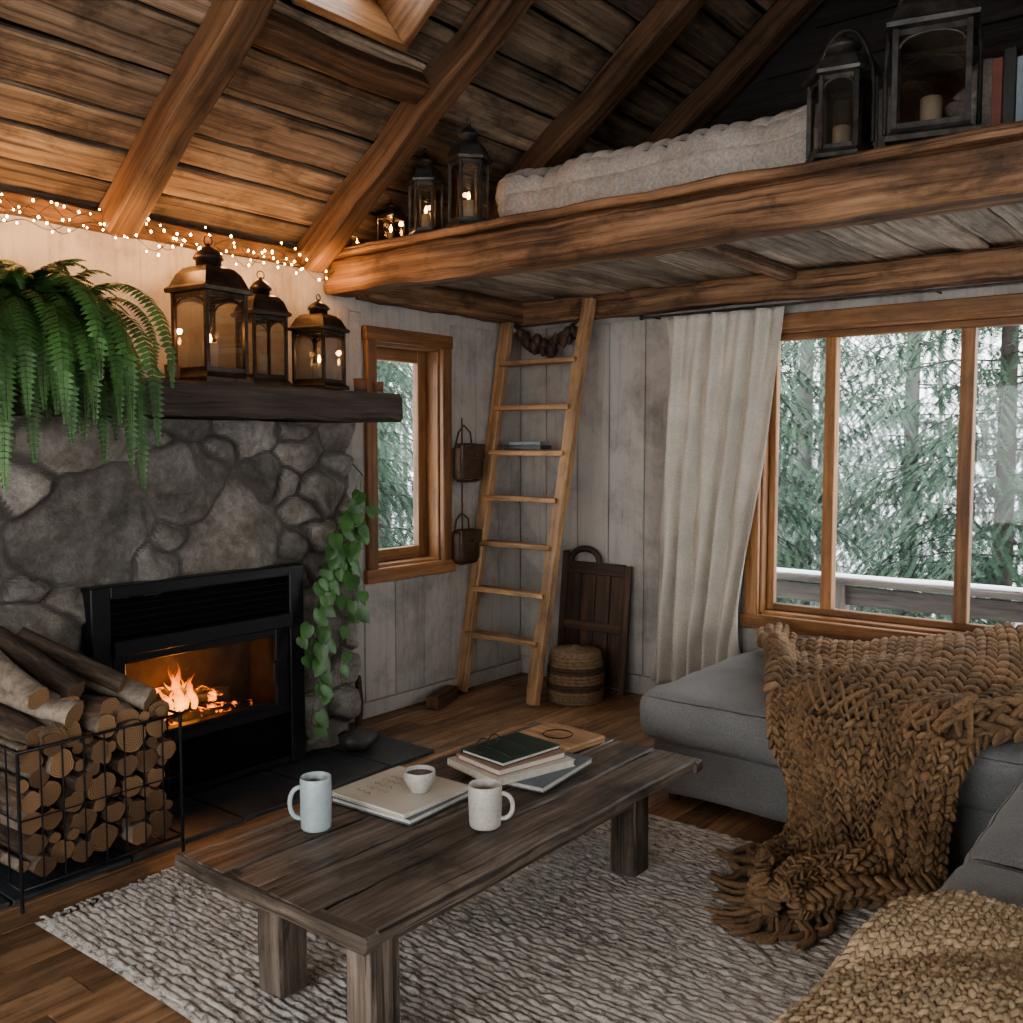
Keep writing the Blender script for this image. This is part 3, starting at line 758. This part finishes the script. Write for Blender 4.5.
# ------------------------------------------------------------------ pothos on stone corner
mb=MB();random.seed(8)
def heart(c,d,n,L):
    d=d.normalized();s=d.cross(n).normalized();n=s.cross(d).normalized();w=L*.46
    P=[(0,0),(-.12,.35),(-.05,.8),(.25,1),(.6,.75),(1.0,0)]
    up=[c+d*(a*L)+s*(b_*w)-n*(.10*L*b_) for a,b_ in P[1:-1]];dn=[c+d*(a*L)-s*(b_*w)-n*(.10*L*b_) for a,b_ in P[1:-1]]
    tip=c+d*L-n*.08*L
    mb.add([c,up[0],up[1],up[2],up[3],tip,dn[3],dn[2],dn[1],dn[0],c+d*L*.3,c+d*L*.6],[[0,1,2,10],[10,2,3,11],[11,3,4,5],[0,10,8,9],[10,11,7,8],[11,5,6,7]],0,True,rnd=random.random())
for k,(ys,yd,Lz,zt_) in enumerate(((-1.62,-.14,.92,1.26),(-1.68,-.24,.80,1.18),(-1.64,-.08,.55,1.22),(-1.72,-.20,.9,1.08),(-1.66,-.30,.5,1.0))):
    pts=[];n=15
    for i in range(n+1):
        t=i/n;pts.append(Vector((.340+.02*math.sin(t*7+k)+.02*t,ys+yd*math.sin(t*pi*.6)+.02*math.sin(t*11+k*2),zt_-Lz*t)))
    mb.tube(pts,.002,5,1)
    for i in range(1,n+1):
        if random.random()<.12: continue
        p=pts[i];a=random.uniform(-1.3,1.3)
        off=Vector((.03+.02*random.random(),random.uniform(-.05,.05),random.uniform(-.02,.02)))
        mb.tube([p,p+off],.001,4,1)
        heart(p+off,Vector((.25,math.sin(a)*.8,-.8)),Vector((1,random.uniform(-.5,.1),.5)),random.uniform(.055,.088))
mb.tube([(.02,-1.56,1.36),(.2,-1.57,1.34),(.340,-1.60,1.26)],.003,5,1)
mb.build('trailing_pothos',[POTHOS,STEM])
# ------------------------------------------------------------------ ladder
mb=MB()
for (xb,xt) in ((.05,.085),(.555,.63)):
    p0=Vector((xb,-.60,.01));p1=Vector((xt,-.20,2.20));d=p1-p0
    R=d.to_track_quat('X','Z').to_matrix()
    mb.box((p0+p1)/2,(d.length,.045,.075),0,R=R@RX(pi/2),bev=.006,seg=30,jit=.009)
for k in range(7):
    z=.335+k*.255;t=z/2.2
    y=-.60+.40*t;mb.box((.305+.05*t,y,z),(.50+.03*t,.09,.028),0,bev=.004,seg=8,jit=.004)
mb.build('wooden_ladder',[W_ladder])
mb=MB();yb_=-.60+.40*1.355/2.2
mb.box((.33,yb_,1.386),(.26,.10,.022),0,bev=.002);mb.box((.34,yb_,1.408),(.22,.09,.02),1,bev=.002)
mb.build('paperback_books',[BK_D,BK_B])
# ------------------------------------------------------------------ corner items
mb=MB();c=Vector((.64,-.32,0))
for i in range(15):
    t=(i+.5)/15;r=.128+.022*math.sin(pi*(t*.8+.15));z=.01+.018*i
    pts=[c+Vector(((r+.003*math.sin(a*22+i*pi))*math.cos(a),(r+.003*math.sin(a*22+i*pi))*math.sin(a),z)) for a in np.linspace(0,2*pi,67)[:-1]]
    mb.tube(pts,.010,5,1 if i in (4,5,9,10) else 0,closed=True)
mb.lathe([(.135,.268),(.14,.275),(.12,.285),(.03,.295),(.02,.305),(0,.305)],c,24,0)
mb.build('woven_basket',[WICKER,WICKERD])
mb=MB();R=RX(-.10)
pc=Vector((.60,-.130,.0))
def q(x,z,sx,sz,o=0,m=0,sy=.02): mb.box(pc+R@Vector((x,o,z)),(sx,sy,sz),m,R=R,bev=.003)
q(-.215,.40,.04,.78);q(.215,.37,.04,.72);q(0,.07,.39,.05);q(0,.37,.39,.05);q(0,.70,.39,.07)
for k in range(4): q(-.15+.1*k,.38,.094,.66,.008,0,.01)
mb.tube([pc+R@Vector((-.08+.10*math.cos(t),0,.73+.08*math.sin(t))) for t in np.linspace(0,pi,12)],.018,8,0)
mb.build('leaning_wooden_crate_panel',[W_dark])
# leather wall pouches
mb=MB()
for (y,z,s0) in ((-.55,1.20,1),(-.57,.74,.9)):
    mb.rbox((.060,y,z+.10*s0),(.07,.20*s0,.20*s0),.03,0,puff=.01,n=6)
    mb.box((.100,y,z+.165*s0),(.012,.19*s0,.08*s0),0,bev=.003)
    mb.tube([(.03,y-.07*s0,z+.19*s0),(.035,y-.05,z+.27*s0),(.03,y,z+.31*s0),(.035,y+.05,z+.27*s0),(.03,y+.07*s0,z+.19*s0)],.005,5,0)
    mb.ball((.108,y,z+.14*s0),.008,1,8)
mb.tube([(.025,-.56,.72),(.025,-.56,1.55)],.004,5,0)
mb.build('leather_wall_pouch',[LEATHER,BRONZE])
mb=MB();random.seed(5)
for k in range(26):
    x=.15+.38*k/25;mb.ball((x,-.19+random.uniform(-.015,.015),2.02-.06*math.sin(pi*k/25)+random.uniform(-.03,.03)),random.uniform(.02,.033),0,8,(1,1,1.4),jit=.4)
mb.tube([(.1,-.19,2.10),(.2,-.19,2.0),(.3,-.19,1.97),(.4,-.19,2.0),(.58,-.19,2.1)],.010,5,0)
mb.build('pinecone_garland',[W_dark])
mb=MB();mb.tube([(.07,-1.40,0),(.075,-1.395,.12),(.07,-1.40,.25)],[.018,.02,.016],10,0,jit=.3);mb.build('wooden_stake',[W_rafter])
mb=MB();mb.box((.14,-.86,.042),(.07,.26,.07),0,R=RZ(.3),bev=.006,seg=4,jit=.006);mb.build('wood_offcut',[W_rafter])
# painted vertical wall boards
mb=MB();random.seed(17)
mb.box((.012,-1.42,1.05),(.022,.06,2.04),0,bev=.003)
for (a,b_,z0_,z1_) in ((-1.385,-1.30,.085,2.06),(-1.295,-1.08,.085,.69),(-1.075,-.86,.085,.69),(-.855,-.635,.085,.69),(-.63,-.43,.085,2.06),(-.425,-.22,.085,2.06),(-.215,-.015,.085,2.06)):
    mb.box((.007,(a+b_)/2,(z0_+z1_)/2),(.012,b_-a,z1_-z0_),0,bev=.003,ax=2)
mb.build('trim_2',[PLASTER])
mb=MB();x=.015
while x<1.46:
    w=random.uniform(.19,.24);w=min(w,1.47-x);mb.box((x+w/2,-.007,1.10),(w-.005,.012,1.97),0,bev=.003,ax=2);x+=w
x=1.475
while x<5.9:
    w=.24;zt_=.455 if x<3.7 else 2.08;mb.box((x+w/2,-.007,(.115+zt_)/2),(w-.005,.012,zt_-.115),0,bev=.003,ax=2);x+=w
mb.build('trim_3',[PLASTER])
mb=MB();mb.box((.009,-.75,.04),(.016,1.5,.08),0,bev=.003);mb.build('baseboard_left',[PLASTER])
mb=MB();mb.box((3.0,-.009,.06),(5.9,.016,.10),0,bev=.003);mb.build('baseboard_back',[PLASTER])
# ------------------------------------------------------------------ curtain
mb=MB();ztop=2.07
def cur(u,v):
    z=ztop-v*(ztop-.12)
    xr=1.72-.22*min(1,v*1.15)**1.2;xl=1.06-.06*v
    uu=u+.03*math.sin(v*4+u*9)+.02*math.sin(v*9+u*17)
    x=xl+(xr-xl)*uu
    A=.016+.028*v
    y=-.110+A*math.sin(uu*2*pi*6+.9*math.sin(v*2.2+u*5))+.012*math.sin(uu*53+v*5)+.008*noise.noise(Vector((u*6,v*8,0)))
    return Vector((x,y,z))
mb.grid(cur,170,70,0,uvs=(.7,2))
o=mb.build('linen_curtain',[LINEN])
md=o.modifiers.new('sol','SOLIDIFY');md.thickness=.003
mb=MB();mb.tube([(.92,-.105,2.08),(3.9,-.105,2.08)],.006,8,0);mb.ball((.91,-.105,2.08),.014,0);
for x in (.97,2.4,3.8): mb.tube([(x,-.105,2.08),(x,-.002,2.08)],.005,6,0)
mb.build('curtain_rod',[PEWTER])
# ------------------------------------------------------------------ sofa
sf=empty('sectional_sofa',(2.9,-1.5,0))
def wr(w,ax): return .012*noise.noise(w*4)+.005*noise.noise(w*12)
mb=MB()
mb.rbox((2.96,-.87,.150),(2.46,1.04,.22),.03,0,puff=.005,n=(24,10,4),disp=wr)
mb.rbox((3.60,-2.52,.150),(.98,2.26,.22),.03,0,puff=.005,n=(10,20,4),disp=wr)
mb.build('base',[SOFA],parent=sf)
mb=MB()
mb.rbox((2.245,-.87,.345),(1.10,1.12,.19),.050,0,puff=.022,n=(24,24,5),disp=wr)
mb.rbox((3.48,-.87,.345),(1.36,1.12,.19),.050,0,puff=.022,n=(24,24,5),disp=wr)
mb.rbox((3.60,-1.83,.345),(1.06,.80,.19),.055,0,puff=.022,n=(24,18,5),disp=wr)
mb.rbox((3.60,-2.66,.345),(1.06,.83,.19),.055,0,puff=.022,n=(24,18,5),disp=wr)
mb.rbox((3.60,-3.38,.345),(1.06,.58,.19),.055,0,puff=.022,n=(24,14,5),disp=wr)
mb.build('seat_cushions',[SOFA],parent=sf)
mb=MB()
mb.rbox((4.22,-2.0,.45),(.22,3.3,.72),.06,0,puff=.01,n=(6,24,10),disp=wr)
mb.rbox((3.75,-.40,.56),(.8,.22,.34),.08,0,puff=.03,n=(12,5,6),disp=wr)
mb.build('backrest',[SOFA],parent=sf)
mb=MB()
for (x,y) in ((1.8,-.42),(1.8,-1.3),(3.0,-.42),(3.2,-3.55),(4.0,-3.55),(4.0,-.42),(3.2,-2.2)): mb.lathe([(.022,0),(.028,.05),(0,.05)],(x,y,0),10,0)
mb.build('feet',[W_dark],parent=sf)
# ------------------------------------------------------------------ knitted throws
def ell_template(seg=7,n=5):
    V=[];F=[]
    for i in range(n+1):
        t=pi*i/n
        for j in range(seg):
            a=2*pi*j/seg;V.append((-math.cos(t),math.sin(t)*math.cos(a),math.sin(t)*math.sin(a)))
    for i in range(n):
        for j in range(seg): j2=(j+1)%seg;F.append([i*seg+j,i*seg+j2,(i+1)*seg+j2,(i+1)*seg+j])
    return np.array(V),F
EV,EF=ell_template(8,6)
def knit(mb,S,nc,nr,thick=.014,lift=.0,mat=0,skew=.55,wf=.30,spread=.24,lf=.9,jt=1.0):
    for r in range(nr):
        for c in range(nc):
            u=(c+.5)/nc;v=(r+.5)/nr
            p=S(u,v);du=(S(min(1,u+.01),v)-S(max(0,u-.01),v));dv=(S(u,min(1,v+.008))-S(u,max(0,v-.008)))
            wu=du.length/(.02 if .01<u<.99 else .01)/nc;wv=dv.length/(.016 if .008<v<.992 else .008)/nr
            B=du.normalized();T=dv.normalized();N=B.cross(T)
            if N.length<.05: continue
            N.normalize()
            if N.z<-.2: N=-N
            B=T.cross(N)
            wu=max(wu,.024)
            for sg in (-1,1):
                sk=skew+random.uniform(-.10,.10)*jt
                a=(T*math.cos(sk)+B*sg*math.sin(sk)).normalized();b2=N.cross(a)
                th=thick*random.uniform(.9,1.1)
                ax_=np.array([a*(wv*lf),b2*wu*wf,N*th])
                pos=np.array(p+B*sg*wu*spread+N*(lift+random.uniform(-.002,.003)*jt)+T*random.uniform(-.003,.003)*jt)
                VV=EV@ax_+pos
                mb.add(VV.tolist(),EF,mat,True,rnd=random.random())
def rows_surface(rows,fold):
    rows=[[Vector(q) for q in r] for r in rows];n=len(rows)
    def cr(a,b,c,d,t): return .5*((2*b)+(c-a)*t+(2*a-5*b+4*c-d)*t*t+(3*b-a-3*c+d)*t*t*t)
    def S(u,v):
        x=v*(n-1);i=min(int(x),n-2);t=x-i
        P=[cr(rows[max(i-1,0)][k],rows[i][k],rows[i+1][k],rows[min(i+2,n-1)][k],t) for k in range(3)]
        p=P[0]*(2*(u-.5)*(u-1))+P[1]*(4*u*(1-u))+P[2]*(2*u*(u-.5))
        return p+fold(u,v)
    return S
rows=[[(1.72,-.33,.485),(2.5,-.30,.505),(3.35,-.30,.76)],
[(1.79,-.50,.485),(2.55,-.50,.505),(3.45,-.45,.72)],
[(1.94,-.80,.485),(2.62,-.80,.505),(3.45,-.75,.53)],
[(2.10,-1.10,.485),(2.66,-1.12,.505),(3.3,-1.05,.505)],
[(2.22,-1.38,.485),(2.62,-1.40,.495),(2.98,-1.38,.490)],
[(2.29,-1.52,.40),(2.62,-1.54,.41),(2.92,-1.52,.40)],
[(2.37,-1.54,.25),(2.63,-1.58,.26),(2.88,-1.54,.25)],
[(2.38,-1.58,.10),(2.64,-1.63,.11),(2.88,-1.59,.10)],
[(2.34,-1.68,.055),(2.60,-1.76,.065),(2.86,-1.70,.055)],
[(2.42,-1.88,.055),(2.54,-1.92,.070),(2.70,-1.84,.055)],
[(2.47,-2.04,.050),(2.55,-2.06,.060),(2.62,-2.0,.050)]]
def fold(u,v):
    w=math.sin(u*15+3*noise.noise(Vector((u*2,v*3,0)))+v*5)
    w2=noise.noise(Vector((u*5,v*7,2)))
    h=.065*max(0,w)+.09*max(0,w2)
    if v<.42: return Vector((0,0,h))
    if v<.72: return Vector((0,-h,0))
    return Vector((0,0,h*1.0))
S1=rows_surface(rows,fold)
random.seed(77)
mb=MB();knit(mb,S1,22,52,.029,skew=.50,wf=.27,spread=.235,lf=.78,jt=1.0);mb.grid(lambda u,v:S1(u,v)-Vector((0,-.006 if .42<v<.7 else 0,.012)),40,90,0,rnd=.1)
for k in range(26):
    u=k/25;p=S1(u,1.0) if k%2 else S1(u,.93)
    a=-pi/2+(u-.5)*1.6-.3+random.uniform(-.5,.5)
    pts=[p+Vector((math.cos(a+.3*math.sin(i)),math.sin(a+.3*math.sin(i)),0))*(.035*i) for i in range(5)]
    for i,q_ in enumerate(pts): q_.z=.034-.002*i+.006*random.random()
    mb.tube(pts,[.010,.011,.009,.010,.007],6,0,jit=.5)
for k in range(14):
    p=S1(.02*k%.1,.70+.014*k);a=pi+random.uniform(-.9,.9);l=random.uniform(.02,.042);pts=[p+Vector((math.cos(a+.5*math.sin(i+k)),math.sin(a+.5*math.sin(i+k)),0))*(l*i) for i in range(5)]
    for i,q_ in enumerate(pts): q_.z=.040-.002*i
    mb.tube(pts,[.017,.018,.015,.015,.010],7,0,jit=.6)
mb.build('knitted_throw_blanket',[YARN])
rows2=[[(3.10,-2.66,.480),(3.5,-2.60,.50),(4.0,-2.62,.49)],
[(3.07,-2.85,.480),(3.5,-2.85,.505),(4.0,-2.85,.49)],
[(3.045,-3.10,.465),(3.5,-3.1,.505),(4.0,-3.1,.49)],
[(3.02,-3.35,.43),(3.45,-3.35,.495),(4.0,-3.35,.49)],
[(3.01,-3.6,.40),(3.45,-3.6,.495),(4.0,-3.6,.49)]]
def fold2(u,v): return Vector((0,0,.03*max(0,math.sin(u*9+v*7+2*noise.noise(Vector((u*3,v*3,5)))))+.03*max(0,noise.noise(Vector((u*4,v*4,1))))))
S2=rows_surface(rows2,fold2)
mb=MB();knit(mb,S2,46,56,.011,skew=.45);mb.grid(lambda u,v:S2(u,v)-Vector((0,0,.006)),30,30,0,rnd=.3)
for k in range(12):
    p=S2(0,.05+.08*k);pts=[p+Vector((-.012*i,-.01*i,-.022*i*i**.3)) for i in range(5)];mb.tube(pts,[.008,.008,.007,.007,.005],6,0,jit=.5)
mb.build('crochet_blanket',[YARN2])
# ------------------------------------------------------------------ rug
def rug(u,v):
    x=.85+2.24*u;y=-3.36+1.84*v
    e=.02*noise.noise(Vector((x*3,y*9,0)))
    if u<.01: x+=e*2
    if v<.01: y+=e
    rowp=abs(math.sin(y*pi/.022+1.2*noise.noise(Vector((x*4,y*2,1)))))
    ed=min(1,min(u,1-u)/.01,min(v,1-v)/.01)
    return Vector((x,y,.004+ed*(.006+.006*rowp**.6+.008*(noise.noise(Vector((x*35,y*40,3)))))))
mb=MB();mb.grid(rug,260,560,0)
for k in range(90):
    y=-3.34+1.8*k/89;l=random.uniform(.02,.05);mb.tube([(.86,y,.012),(.86-l*.6,y+random.uniform(-.01,.01),.010),(.86-l,y+random.uniform(-.015,.015),.005)],[.006,.005,.003],5,0)
mb.build('woven_rug',[RUG],origin=(2,-2.5,0))
# ------------------------------------------------------------------ coffee table
mb=MB();TZ=.385;random.seed(14)
xs=[1.52,1.71,1.87,2.03,2.195]
for k in range(4):
    w=xs[k+1]-xs[k]-.006
    mb.box(((xs[k]+xs[k+1])/2,-2.585+random.uniform(-.006,.006),TZ-.019),(w,1.47,.038),0,bev=.006,seg=40,jit=.005,nf=4)
mb.box((1.857,-3.305,TZ-.02),(.69,.05,.039),0,bev=.006,seg=12,jit=.005);mb.box((1.857,-1.868,TZ-.02),(.69,.05,.039),0,bev=.006,seg=12,jit=.005)
for (x,y) in ((1.71,-3.15),(2.08,-3.19),(1.71,-2.03),(2.04,-2.03)):
    mb.box((x,y,.190),(.095,.085,.325),0,bev=.007,seg=10,jit=.005,ax=2)
mb.box((1.71,-2.6,.30),(.04,1.03,.08),0,bev=.004,seg=12,jit=.003);mb.box((2.06,-2.6,.30),(.04,1.04,.08),0,bev=.004,seg=12,jit=.003)
mb.box((1.89,-3.17,.30),(.28,.04,.08),0,bev=.004);mb.box((1.88,-2.03,.30),(.24,.04,.08),0,bev=.004)
mb.build('coffee_table',[W_table])
T0=TZ+.004
def mug(name,loc,r,h,hang,mat,taper=1.0,liquid=False,handle=True):
    mb=MB();c=Vector(loc)
    mb.lathe([(0,0),(r*.86*taper,0),(r*.95*taper,.004),(r*.98*taper,h*.1),(r,h*.6),(r,h-.002),(r*.97,h),(r*.92,h-.002),(r*.91,h*.6),(r*.88*taper,.012),(0,.008)],c,36,0)
    if liquid: mb.lathe([(r*.915,h*.80),(0,h*.802)],c,30,1)
    if handle:
        d=Vector((math.cos(hang),math.sin(hang),0))
        pts=[c+d*(r*.93+r*.72*math.sin(t)**.8)+Vector((0,0,h*.5+h*.30*math.cos(t))) for t in np.linspace(0.02,pi-.02,14)]
        mb.tube(pts,.0065,8,0)
    return mb.build(name,[mat,COFFEE])
mug('coffee_mug',(1.675,-3.01,T0),.041,.14,math.radians(225),CERAM_B)
mug('coffee_mug',(2.015,-2.72,T0),.045,.115,math.radians(30),CERAM_W,.97)
def book(mb,c,sx,sy,th,yaw,cov,pg,spine=0):
    R=RZ(yaw);c=Vector(c)
    mb.box(c+Vector((0,0,.0015)),(sx,sy,.003),cov,R=R,bev=.0008);mb.box(c+Vector((0,0,th-.0015)),(sx,sy,.003),cov,R=R,bev=.0008)
    mb.box(c+R@Vector((.002,0,th/2)),(sx-.010,sy-.010,th-.006),pg,R=R)
    mb.box(c+R@Vector((-sx/2+.002,0,th/2)),(.004,sy,th-.001),cov,R=R,bev=.0008)
mb=MB()
book(mb,(1.70,-2.71,T0),.30,.29,.016,.06,0,1)
book(mb,(1.695,-2.715,T0+.016),.29,.28,.012,.02,2,1)
random.seed(40)
for k in range(5):
    yk=-2.80+.035*k
    pts=[(1.60+.006*i,yk+.006*math.sin(i*1.7+k)+.003*math.sin(i*3.1),T0+.0288) for i in range(6+ (k*5)%7+5)]
    mb.tube(pts,.0012,4,3)
mb.build('art_books',[BK_B,PAPER,BK_W,GOLD])
mug('espresso_cup',(1.755,-2.70,T0+.0295),.045,.062,math.radians(30),CERAM_W,.62,True,False)
mb=MB()
book(mb,(1.85,-2.29,T0),.25,.32,.018,.12,2,1)
book(mb,(1.80,-2.34,T0+.018),.25,.31,.022,-.25,0,1)
book(mb,(1.80,-2.34,T0+.040),.21,.27,.02,-.2,3,1)
book(mb,(1.79,-2.33,T0+.060),.19,.25,.014,-.12,4,1)
mb.build('book_stack',[BK_W,PAPER,BK_B,BK_R,BK_G])
mb=MB();cz=T0+.075
for sg in (-1,1): mb.tube([Vector((1.74+.0,-2.38+sg*.027,cz+.017))+Vector((.004*math.cos(t),.022*math.cos(t),.016*math.sin(t))) for t in np.linspace(0,2*pi,17)[:-1]],.0022,5,0,closed=True)
for sg in (-1,1): mb.tube([(1.74,-2.38+sg*.049,cz+.02),(1.80,-2.38+sg*.047,cz+.018),(1.86,-2.38+sg*.04,cz+.004)],.002,5,0)
mb.build('eyeglasses',[BK_D])
mb=MB();mb.box((1.74,-2.01,T0+.0145),(.25,.21,.024),0,R=RZ(-.1),bev=.005,seg=4);mb.tube([Vector((1.74,-2.01,T0+.028))+Vector((.05*math.cos(t),.05*math.sin(t),0)) for t in np.linspace(0,2*pi,20)[:-1]],.002,4,1,closed=True)
mb.build('wooden_trivet_box',[W_ladder,W_dark])
mb=MB();x=2.92
for (w,h,m) in ((.03,.20,0),(.035,.22,1),(.025,.19,2),(.04,.23,0),(.03,.21,3),(.03,.2,1),(.04,.22,2)):
    mb.box((x+w/2,-1.42,LN+h/2),(w-.002,.15,h),m,bev=.002,ax=2);mb.box((x+w/2,-1.415,LN+h/2+.001),(w-.010,.145,h),4,ax=2);x+=w
mb.build('hardback_books',[BK_M,BK_D,BK_B,BK_G,PAPER])
# ------------------------------------------------------------------ outside
def snowfn(u,v):
    x=-25+60*u;y=-20+60*v;r=max(0,y-2)
    return Vector((x,y,-1.1-.02*max(0,min(r,10))+.12*noise.noise(Vector((x*.3,y*.3,0)))+ .12*max(0,y-9)+.14*max(0,-x-7)))
mb=MB();mb.grid(snowfn,80,80,0);mb.build('snowy_ground',[SNOW])
mb=MB()
for k in range(14): mb.box((2.5,.24+k*.115+.06,-.16),(7,.108,.03),0)
mb.box((2.5,1.75,.50),(7,.14,.04),0,bev=.005);mb.box((2.5,1.75,.530),(7,.11,.025),1,bev=.010,seg=40,jit=.008)
mb.box((2.5,1.75,.40),(7,.04,.12),0)
for x in (-.9,.4,1.35,2.6,3.7,4.8,5.9): mb.box((x,1.75,.17),(.10,.10,.62),0)
mb.box((2.5,.95,-.13),(7,1.5,.04),1,bev=.01,seg=30,jit=.01)
for x in (-.8,2.5,5.8):
    for y in (.3,1.75): mb.box((x,y,-.75),(.12,.12,1.2),0)
mb.build('deck_railing',[DECK,SNOW])
def conifer(seed,h,rmax,whorls,per,tw,nd_):
    random.seed(seed);mb=MB()
    mb.tube([(0,0,0),(0,0,h*.5),(0,0,h)],[h*.013,h*.009,.004],8,1)
    for k in range(whorls):
        zf=.06+.93*k/whorls;z=h*zf;r=rmax*(1-zf)**.75+.05
        for b in range(per):
            az=2*pi*b/per+random.uniform(-.6,.6)+k;rb=r*random.uniform(.6,1.1);d=Vector((math.cos(az),math.sin(az),0));sd=Vector((-d.y,d.x,0))
            dr=random.uniform(.35,.75);zz=z+random.uniform(-.12,.12)
            def P(t): return Vector((0,0,zz))+d*rb*t+Vector((0,0,rb*(.18*t-dr*t*t)))
            mb.tube([P(0),P(.35),P(.7),P(1)],[.009,.006,.004,.002],4,1)
            n=max(4,int(tw*rb/rmax))
            for i in range(n):
                t=.10+.90*(i+.5)/n
                for sg in (-1,1):
                    tl=rb*.30*(1.15-t)*random.uniform(.6,1.2)+.07;q0=P(t);a=(d*.6+sd*sg*.7+Vector((0,0,-.5-.5*random.random()))).normalized()
                    m=max(3,int(nd_*tl/.35))
                    pp=a.cross(Vector((0,0,1))).normalized()
                    for j in range(m):
                        q=q0+a*tl*(j/m)+Vector((0,0,-.15*tl*(j/m)**2));nl=random.uniform(.04,.07)
                        for s2 in (-1,1):
                            e=q+(pp*s2*.8+a*.8+Vector((0,0,random.uniform(-.6,.1)))).normalized()*nl
                            mb.add([q-a*.006,q+a*.014,e],[[0,1,2]],0,False,rnd=.5)
    return mb
mbc=conifer(1,7.5,2.0,30,6,15,19)
tree=mbc.build('spruce_tree',[NEEDLE,TRUNK],origin=(0,0,0));tree.location=(1.75,4.6,-1.3)
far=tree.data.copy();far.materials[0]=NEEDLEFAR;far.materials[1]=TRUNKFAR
def inst(me,loc,s0,rz):
    o=bpy.data.objects.new('spruce_tree',me);o.location=loc;o.scale=(s0,s0,s0);o.rotation_euler=(0,0,rz);bpy.context.scene.collection.objects.link(o)
inst(tree.data,(-.6,4.3,-1.4),.95,1.3)
inst(tree.data,(-3.6,1.9,-1.3),.95,2.1)
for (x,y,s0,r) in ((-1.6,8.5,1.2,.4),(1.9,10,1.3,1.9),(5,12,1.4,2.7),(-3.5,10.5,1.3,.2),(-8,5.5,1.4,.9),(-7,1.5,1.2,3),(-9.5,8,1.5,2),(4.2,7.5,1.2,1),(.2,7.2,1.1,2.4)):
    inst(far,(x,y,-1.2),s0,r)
mb=MB();random.seed(6)
for k in range(46):
    x=random.uniform(-16,8);y=random.uniform(9,20);h=random.uniform(7,12);r=random.uniform(.03,.08)
    mb.tube([(x,y,-1.5),(x+random.uniform(-.3,.3),y,h*.5),(x+random.uniform(-.6,.6),y,h)],[r,r*.7,r*.3],6,0)
    for j in range(12):
        z=random.uniform(.5,h*.8);a=random.uniform(0,2*pi);l=random.uniform(.5,1.5)
        mb.tube([(x,y,z),(x+math.cos(a)*l*.5,y+math.sin(a)*l*.5,z+.2),(x+math.cos(a)*l,y+math.sin(a)*l,z+.55)],[.018,.012,.005],4,0)
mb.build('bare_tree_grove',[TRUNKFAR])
# ------------------------------------------------------------------ world + lights
w=bpy.data.worlds.new('World');bpy.context.scene.world=w;w.use_nodes=True
bg=w.node_tree.nodes['Background'];bg.inputs[0].default_value=(.95,.98,1.0,1);bg.inputs[1].default_value=5.0
def area(name,loc,rot,sx,sy,portal=True,e=0,col=(1,1,1)):
    l=bpy.data.lights.new(name,'AREA');l.shape='RECTANGLE';l.size=sx;l.size_y=sy
    if portal: l.cycles.is_portal=True
    else: l.energy=e;l.color=col
    o=bpy.data.objects.new(name,l);o.location=loc;o.rotation_euler=rot;bpy.context.scene.collection.objects.link(o)
area('portal_back',((WB[0]+WB[1])/2,.17,(WB[2]+WB[3])/2),(-pi/2,0,0),WB[1]-WB[0],WB[3]-WB[2])
area('portal_left',(-.17,(WS[0]+WS[1])/2,(WS[2]+WS[3])/2),(0,-pi/2,0),WS[3]-WS[2],WS[1]-WS[0])
area('fill_light_right',(RW+.25,(WR[0]+WR[1])/2,(WR[2]+WR[3])/2+.1),(0,pi/2,0),WR[3]-WR[2]+.3,WR[1]-WR[0],False,42,(.95,.97,1))  # added fill lamp outside the unseen right window
area('fill_light_front',((WF[0]+WF[1])/2,YF-.25,(WF[2]+WF[3])/2+.1),(pi/2,0,0),WF[1]-WF[0],WF[3]-WF[2]+.3,False,72,(1,.98,.95))  # added fill lamp behind the camera, brightens the room
# ------------------------------------------------------------------ camera
cam=bpy.data.cameras.new('camera');cam.sensor_width=36;cam.lens=36*966/1023;cam.clip_start=.02
co=bpy.data.objects.new('camera',cam);co.location=(3.634,-4.636,1.4);co.rotation_euler=(math.radians(90-3.94),0,math.radians(38.6))
bpy.context.scene.collection.objects.link(co);bpy.context.scene.camera=co
try:
    vs=bpy.context.scene.view_settings;vs.view_transform='AgX';vs.look='AgX - Medium High Contrast';vs.exposure=0.0
except Exception as e: print(e)
